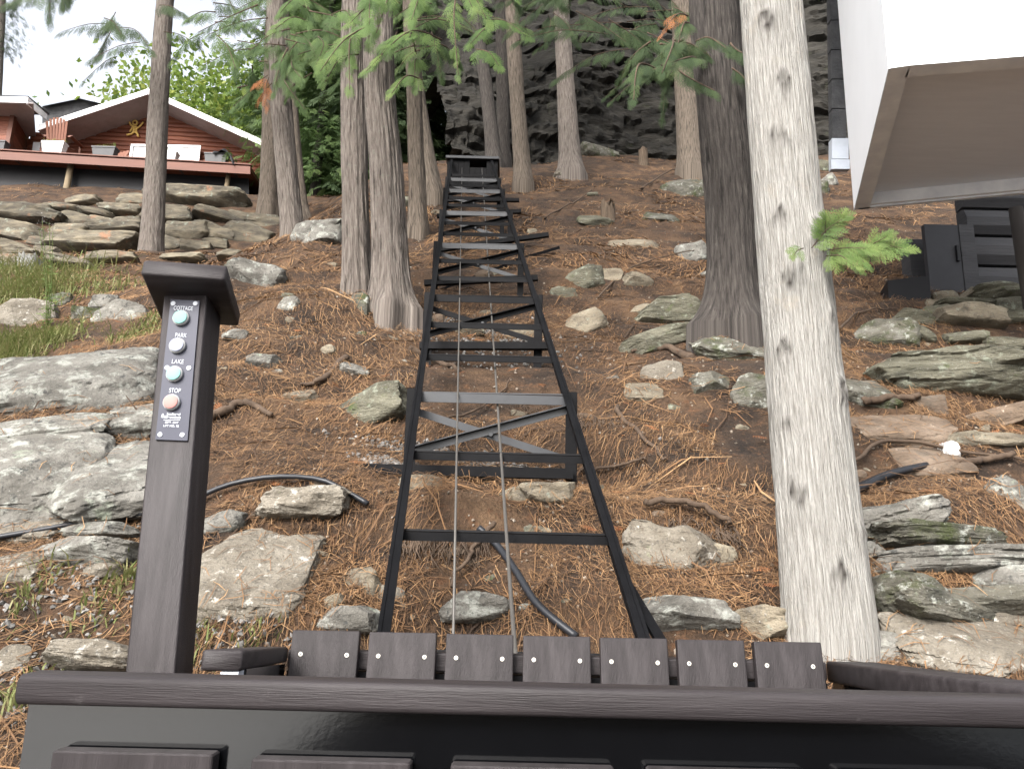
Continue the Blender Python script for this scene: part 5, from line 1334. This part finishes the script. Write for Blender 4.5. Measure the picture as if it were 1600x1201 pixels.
for k, (px, py, w, h, rot) in enumerate([(1480, 470, 44, 18, -3), (1560, 468, 100, 22, -9), (1500, 487, 90, 9, -2), (1512, 502, 96, 30, 2), (1580, 485, 60, 26, -4), (1590, 502, 60, 18, 0), (1460, 480, 26, 18, 10), (1455, 495, 50, 22, -10), (1432, 506, 64, 20, 8), (1505, 466, 40, 8, -40), (1505, 532, 60, 20, -8), (1425, 525, 60, 18, 20), (1520, 555, 44, 16, -18), (1570, 545, 60, 18, 6)]):
    rock(px, py, w, h, rot, 'rock_green' if k % 3 else 'rock_tan', name='stone', parent=rw, box=9, n=12, depth=.8, cuts=6, lump=.06, seed=k * 7 + 90, yaw=(k * 17) % 20 - 10)

# ------------------------------------------------------------------ stumps, roots, sticks, pipes
def stump(px, py, w, h, mt, lab, seed=1, jag=0.12):
    b = G(px, py + h / 2); k = pxm(b[1], b[2]); r = w * k / 2; H = h * k
    seg, rows = 28, 12; th = np.linspace(-math.pi, math.pi, seg + 1); hh_ = np.linspace(0, 1, rows)
    T, Hh = np.meshgrid(th, hh_)
    top = 1 - jag * np.abs(fbm(np.cos(T) * 2, np.sin(T) * 2, 0, seed, 3)) * 2
    rr = r * (1 + .5 * np.exp(-Hh * 5) * (1 + .4 * np.cos(4 * T + seed))) * (1 - .12 * np.abs(fbm(np.cos(T) * 5, np.sin(T) * 5, Hh, seed + 4, 2)))
    V = np.stack([b[0] + rr * np.sin(T), b[1] - rr * np.cos(T), b[2] - .25 + Hh * top * (H + .25)], 2).reshape(-1, 3)
    nc = seg + 1; ii = (np.arange(rows - 1)[:, None] * nc + np.arange(seg)[None]).ravel()
    Fs = [tuple(q) for q in np.stack([ii, ii + 1, ii + nc + 1, ii + nc], 1)] + [tuple(range((rows - 1) * nc, rows * nc - 1))]
    uv = np.stack([(T * r * 5).ravel(), (Hh * H * 5).ravel()], 1)
    tag(npmesh('tree_stump', V, Fs, M[mt], uv=uv, sharp=50), lab, 'stump', 'old stumps on the slope')
stump(1005, 243, 15, 26, 'stump', 'short pale stump at the foot of the cliff')
stump(950, 328, 24, 34, 'stump', 'broken brown stump on the bare slope right of the track', 2, .25)
stump(48, 410, 40, 26, 'stump_grey', 'grey stump at the foot of the stone wall on the left', 3)
def stick(pts, r0, r1, lab, name='root', mt='root', lift=.02, cat='root', group=None, wob=.012):
    p = smooth_path([G(*q) + np.array([0, -.02, lift]) for q in pts], 26)
    p = p + np.stack([fbm(np.arange(26) * .4, k * 7.7, 0, int(pts[0][0]), 2) for k in range(3)], 1) * wob
    return tag(MB().tube(p, np.linspace(r0, r1, 26), 8).build(name, M[mt], smooth=True), lab, cat, group)
stick([(1003, 808), (1060, 808), (1110, 822), (1142, 842)], .014, .011, 'thick root lying along the top of the cream boulder', lift=.06)
stick([(770, 838), (735, 880), (700, 930)], .010, .006, 'thin curved root hanging in the hollow under the track', lift=.04)
stick([(1345, 640), (1390, 634), (1435, 632)], .022, .016, 'thick brown log behind the flat orange-brown stone', 'log_piece', lift=.04, cat='log')
stick([(1480, 742), (1530, 728), (1580, 722)], .02, .014, 'short brown branch wood beside the white rock', 'log_piece', lift=.03, cat='log')
stick([(330, 655), (380, 630), (425, 650)], .026, .012, 'bent grey root right of the panel', lift=.0)
stick([(1330, 735), (1390, 700), (1500, 715), (1600, 730)], .010, .006, 'long thin stick across the flat stones on the right', 'stick', lift=.03, cat='stick')
stick([(935, 470), (990, 420), (1100, 392)], .009, .005, 'thin stick slanting up to the thick dark cedar', 'stick', cat='stick')
stick([(1000, 300), (1050, 270), (1095, 255)], .016, .010, 'fallen branch high on the slope left of the brown cedar', 'stick', cat='stick', lift=.05)
stick([(850, 345), (895, 320), (925, 300)], .012, .008, 'fallen stick on the slope right of the upper track', 'stick', cat='stick')
stick([(1325, 250), (1390, 250), (1440, 330)], .008, .005, 'thin twig on the bank under the white house', 'stick', cat='stick')
stick([(1310, 520), (1340, 495), (1400, 488)], .010, .006, 'thin root on the bank below the black box', lift=.03)
stick([(700, 660), (760, 640), (800, 600)], .007, .004, 'thin twig under the track near the lower cross brace', 'stick', cat='stick')
stick([(905, 740), (960, 735), (1010, 720)], .009, .006, 'root crossing the soil right of the right rail', lift=.01)
stick([(960, 640), (1010, 690), (1040, 720)], .014, .006, 'root emerging from the soil mound right of the cross brace', lift=.0)
stick([(1080, 560), (1040, 545), (985, 550)], .03, .012, 'brown root running left from the thick dark cedar', lift=.0)
stick([(640, 545), (680, 560), (720, 580)], .03, .010, 'root running right from the flared cedar', lift=-.005)
stick([(540, 560), (505, 590), (470, 600)], .025, .008, 'root running left from the flared cedar', lift=-.01)
stick([(-20, 856), (60, 842), (120, 832), (215, 817), (300, 793), (360, 770), (430, 758), (500, 762), (545, 783), (575, 800)], .011, .011, 'black plastic pipe curving behind the post to the track', 'pipe', 'pipe', .03, 'pipe', 'black plastic pipes', 0)
stick([(748, 835), (775, 860), (805, 900), (840, 955), (900, 1005)], .014, .014, 'black plastic pipe curving down under the track', 'pipe', 'pipe', .02, 'pipe', 'black plastic pipes', 0)
stick([(1290, 800), (1345, 772), (1390, 752), (1445, 738)], .024, .016, 'short thick black pipe right of the pale cedar', 'pipe', 'pipe', .03, 'pipe', 'black plastic pipes', 0)

# ------------------------------------------------------------------ litter of needles, chips, gravel, grass
def slope_points(n, y0, y1, pw=1.0, wide=0.72, seed=1):
    g = np.random.default_rng(seed)
    u = g.random(n)
    y = (y0 ** (1 - pw) + u * (y1 ** (1 - pw) - y0 ** (1 - pw))) ** (1 / (1 - pw)) if pw != 1 else y0 * (y1 / y0) ** u
    x = g.uniform(-wide, wide, n) * (y + 0.6)
    return x, y
def litter(name, n, y0, y1, l0, l1, w0, mt, lab, seed, mean=.5, sd=.24, lift=.02, align=.8, mask=None, grow=.10, pw=1.0):
    g = np.random.default_rng(seed)
    x, y = slope_points(n, y0, y1, pw, seed=seed)
    cl = fbm(x * 1.6, y * 1.6, 0, 55, 3)
    keep = g.random(n) < np.clip(.55 + .9 * cl, .08, 1)
    if mask is not None: keep &= mask(x, y)
    x, y = x[keep], y[keep]; n = len(x)
    L = g.uniform(l0, l1, n) * (1 + grow * y / 4); W = w0 * (1 + .38 * y / 3) * g.uniform(.6, 1.4, n)
    a = 2.2 * fbm(x * 1.3, y * 1.3, 4, 56, 2) + g.normal(0, align, n) + 0.2
    bend = g.normal(0, .6, n)
    pts = []
    xx, yy = x - .5 * L * np.cos(a) * .8, y - .5 * L * np.sin(a) * .8
    lf = np.abs(g.normal(0, lift, n))
    for k in range(3):
        t = k / 2
        aa = a + bend * (t - .5)
        px_, py_ = xx + L * t * np.cos(aa), yy + L * t * np.sin(aa) * .85
        pts.append(np.stack([px_, py_, gz(px_, py_) + .004 + lf * np.sin(math.pi * (.15 + .7 * t)) + (g.normal(0, lift * .4, n) if k in (0, 2) else 0)], 1))
    sdv = np.stack([-np.sin(a), np.cos(a) * .8, .5 * np.ones(n)], 1); sdv /= np.linalg.norm(sdv, axis=1)[:, None]
    V = np.zeros((n, 6, 3))
    for k in range(3):
        ww = (W * (1 if k == 1 else .55))[:, None] / 2
        V[:, k * 2] = pts[k] - sdv * ww; V[:, k * 2 + 1] = pts[k] + sdv * ww
    Q = np.array([(0, 2, 3, 1), (2, 4, 5, 3)])[None] + (np.arange(n) * 6)[:, None, None]
    t = np.clip(g.normal(mean, sd, n) + .18 * fbm(x * .9, y * .9, 0, 58, 2), 0, 1)
    o = npmesh(name, V.reshape(-1, 3), Q.reshape(-1, 4), M[mt], smooth=False, tint=np.repeat(t, 6), origin=np.zeros(3))
    return tag(o, lab, 'litter', kind='stuff')
litter('needle_litter', 135000, 1.9, 9.0, .025, .085, .0015, 'needle', 'brown fallen needles covering the slope', 101)
litter('needle_litter', 60000, 7.0, 22.0, .06, .17, .0042, 'needle', 'brown fallen needles high on the slope', 102, grow=.05)
litter('twig_litter', 2200, 1.9, 16.0, .15, .45, .0045, 'needle', 'thin dead twigs strewn over the slope', 103, mean=.35, lift=.03, align=1.5)
# needles drifted over and against the stones
from mathutils.bvhtree import BVHTree
g = np.random.default_rng(404); A0, A1, A2, SD, TT = [], [], [], [], []
for V, Fs, wpx in ROCKS:
    bv = BVHTree.FromPolygons([tuple(q) for q in V], [tuple(int(i) for i in f) for f in Fs])
    lo, hi = V.min(0), V.max(0); nn = int(min(260, wpx * 1.5)); ctr_ = (lo + hi) / 2
    for k in range(nn):
        x, y = g.uniform(lo[0] - .04, hi[0] + .04), g.uniform(lo[1] - .04, hi[1] + .04)
        hit, nm, _, _ = bv.ray_cast(Vector((x, y, hi[2] + .3)), Vector((0, 0, -1)))
        zg = float(gz(x, y))
        if hit is not None and hit.z > zg:
            h_ = hit.z - zg
            if g.random() > max(.9 - h_ * 9, .05 + .45 * max(0, float(vnoise(x * 5, y * 5, 0, 88)))) or nm.z < .35: continue
            c0 = np.array(hit); n_ = np.array(nm)
        else:
            c0 = np.array([x, y, zg]); n_ = np.array([0, -.5, .85])
        t_ = np.cross(n_, g.normal(size=3)); t_ /= np.linalg.norm(t_); s_ = np.cross(n_, t_)
        L = g.uniform(.02, .05) * (1 + .08 * y); b_ = g.normal(0, .35)
        A0.append(c0 - t_ * L + n_ * .004); A1.append(c0 + s_ * b_ * L + n_ * .011); A2.append(c0 + t_ * L + n_ * .004); SD.append(s_ * .0009 * (1 + .3 * y)); TT.append(g.normal(.55, .22))
A0, A1, A2, SD = map(np.array, (A0, A1, A2, SD)); n = len(A0)
V = np.stack([A0 - SD * .5, A0 + SD * .5, A1 - SD, A1 + SD, A2 - SD * .5, A2 + SD * .5], 1).reshape(-1, 3)
Q = (np.array([(0, 1, 3, 2), (2, 3, 5, 4)])[None] + (np.arange(n) * 6)[:, None, None]).reshape(-1, 4)
tag(npmesh('needle_litter', V, Q, M['needle'], smooth=False, tint=np.repeat(np.clip(TT, 0, 1), 6), origin=np.zeros(3)), 'brown needles drifted over and against the stones', 'litter', kind='stuff')
def specks(name, n, x, y, s0, s1, mt, lab, seed, mean=.6, sd=.25):
    g = np.random.default_rng(seed); n = len(x)
    v = np.array([(1, 0, 0), (-1, 0, 0), (0, 1, 0), (0, -1, 0), (0, 0, .6), (0, 0, -.6)], float)
    q = np.array([(0, 2, 4), (2, 1, 4), (1, 3, 4), (3, 0, 4), (2, 0, 5), (1, 2, 5), (3, 1, 5), (0, 3, 5)])
    pos = np.stack([x, y, gz(x, y) + .004], 1)
    V, Q = scatter((v, q), pos, g.normal(size=(n, 3)), g.normal(size=(n, 3)) + (0, 0, 1), g.uniform(s0, s1, n) * (1 + .1 * y))
    V = V + g.normal(0, .15, V.shape) * s0
    return tag(npmesh(name, V, Q, M[mt], smooth=False, tint=np.repeat(np.clip(g.normal(mean, sd, n), 0, 1), 6), origin=np.zeros(3)), lab, 'gravel', kind='stuff')
x, y = slope_points(5500, 1.9, 12, 1.0, seed=7); specks('chip_litter', 0, x, y, .003, .008, 'chip', 'pale crumbs and chips scattered in the soil', 8)
g = np.random.default_rng(77)
pts = []
for (px, py, sx_, sy_, n) in [(740, 722, 80, .03, 700), (610, 724, 22, .03, 300), (740, 515, 60, .04, 350), (770, 545, 60, .12, 250), (360, 985, 50, .08, 200), (130, 960, 70, .2, 260), (60, 935, 50, .2, 120)]:
    c = G(px, py); k = pxm(c[1], c[2])
    pts.append(np.stack([c[0] + g.normal(0, sx_ * k, n), c[1] + g.normal(0, sy_, n)], 1))
pts = np.vstack(pts); specks('gravel', 0, pts[:, 0], pts[:, 1], .005, .012, 'gravel', 'grey gravel spread around the track feet', 9, .55)
# fallen orange cedar sprigs
x, y = slope_points(420, 2.0, 12, 1.0, seed=17); n = len(x)
V, Q = scatter(FR_M2, np.stack([x, y, gz(x, y) + .015], 1), np.stack([g.normal(size=n), g.normal(size=n), .3 * np.ones(n)], 1), np.stack([g.normal(0, .3, n), -.5 * np.ones(n), np.ones(n)], 1), g.uniform(.04, .10, n))
tag(npmesh('cedar_sprig_litter', V, Q, M['cedar_dead'], smooth=False, tint=tints(n, len(FR_M2[0])), origin=np.zeros(3)), 'dead orange cedar sprigs fallen on the slope', 'litter', kind='stuff')
# fine roots hanging out of the cut soil banks
mb = MB(); gr_ = np.random.default_rng(66)
for (x0, x1, yy0, n, ln) in [(618, 765, 852, 120, .11), (900, 968, 660, 70, .12), (1085, 1150, 838, 50, .10), (990, 1130, 822, 40, .06), (780, 880, 640, 40, .07)]:
    for k in range(n):
        b = G(gr_.uniform(x0, x1), yy0 + gr_.uniform(-8, 8)) + (0, -.015, .015)
        d = np.array([gr_.normal(0, .35), -.45 + gr_.normal(0, .2), -1]); L = ln * gr_.uniform(.4, 1.2)
        mb.tube(smooth_path([b, b + d * L * .5 + (gr_.normal(0, .012), -.012, 0), b + d * L + (gr_.normal(0, .02), 0, 0)], 5), np.linspace(.0028, .0012, 5) * gr_.uniform(.7, 1.4), 4)
tag(mb.build('root_fringe', M['root'], smooth=True), 'fine brown roots hanging from the cut soil banks', 'roots', kind='stuff')
# grass
def blades(cx, cy, rx, ry, n, l0, l1, seed):
    g = np.random.default_rng(seed)
    x, y = cx + g.normal(0, rx, n), cy + g.normal(0, ry, n)
    b = np.stack([x, y, gz(x, y) - .005], 1); L = g.uniform(l0, l1, n); a = g.uniform(0, 6.28, n); ln = g.uniform(.15, .8, n)
    d = np.stack([np.cos(a) * ln, np.sin(a) * ln, np.ones(n)], 1); s = np.stack([-np.sin(a), np.cos(a), np.zeros(n)], 1) * (.0022 * (1 + .2 * y))[:, None]
    m = b + d * L[:, None] * .55; t = b + (d * np.array([1.9, 1.9, .85])) * L[:, None]
    V = np.stack([b - s, b + s, m - s * .8, m + s * .8, t - s * .2, t + s * .2], 1).reshape(-1, 3)
    Q = (np.array([(0, 1, 3, 2), (2, 3, 5, 4)])[None] + (np.arange(n) * 6)[:, None, None]).reshape(-1, 4)
    return V, Q, np.repeat(np.clip(g.normal(.55, .22, n), 0, 1), 6)
Vs, Qs, Ts, off = [], [], [], 0
for k, (px, py, sx_, sy_, n, l0, l1) in enumerate([(30, 545, 36, .25, 900, .06, .18), (60, 455, 45, .4, 700, .08, .25), (15, 470, 30, .4, 700, .08, .25), (30, 430, 60, .5, 900, .08, .28), (10, 560, 30, .25, 700, .06, .2), (225, 520, 26, .15, 260, .04, .11), (185, 455, 40, .3, 160, .05, .14), (55, 915, 16, .05, 70, .04, .09), (200, 905, 14, .05, 80, .04, .09), (300, 1010, 14, .05, 80, .04, .08), (395, 985, 16, .05, 50, .03, .06), (140, 970, 30, .06, 50, .04, .07), (65, 280, 50, .5, 500, .15, .35), (200, 290, 120, .6, 500, .1, .3), (25, 1100, 20, .08, 60, .05, .10)]):
    c = G(px, py); V, Q, T = blades(c[0], c[1], sx_ * pxm(c[1], c[2]), sy_, n, l0, l1, 300 + k)
    Vs.append(V); Qs.append(Q + off); Ts.append(T); off += len(V)
tag(npmesh('grass', np.vstack(Vs), np.vstack(Qs), M['grass'], smooth=False, tint=np.concatenate(Ts), origin=np.zeros(3)), 'yellow-green grass tufts among the rocks on the left', 'grass', kind='stuff')
# tall weed with white flower heads
b = G(72, 512)
wd = empty('tall_weed', b, 'tall thin weed with white flower heads at the left edge', 'plant')
kk = pxm(b[1], b[2])
tips = []
for i, (tx, ty) in enumerate([(66, 345), (77, 348), (62, 362), (82, 362)]):
    e = P(tx, ty, b[1] - .05)
    p = smooth_path([b + (i * .01, 0, 0), (b + e) / 2 + (.02, 0, 0), e], 10); tips.append(e)
    MB().tube(p, np.linspace(.004, .0022, 10), 6).build('stem', M['grass'], wd, smooth=True, tint=None)
    n = 46; f = RNG.random(n); pos = np.stack([np.interp(f * 9, np.arange(10), p[:, q]) for q in range(3)], 1)
    V, Q = scatter(FR_LO, pos, RNG.normal(size=(n, 3)) * (1, 1, .3) + (0, 0, .25), RNG.normal(0, .4, (n, 3)) + (0, -.4, 1), RNG.uniform(.03, .085, n) * (1.2 - .8 * f))
    npmesh('leaf', V, Q, M['cedar_bright'], wd, smooth=False, tint=tints(n, len(FR_LO[0]), .75))
    n = 26; pos = e + RNG.normal(0, .022, (n, 3)); V, Q = scatter(FR_LO, pos, RNG.normal(size=(n, 3)), RNG.normal(size=(n, 3)), RNG.uniform(.008, .02, n))
    npmesh('flower_head', V, Q, M['gravel'], wd, smooth=False, tint=np.ones(len(V)))
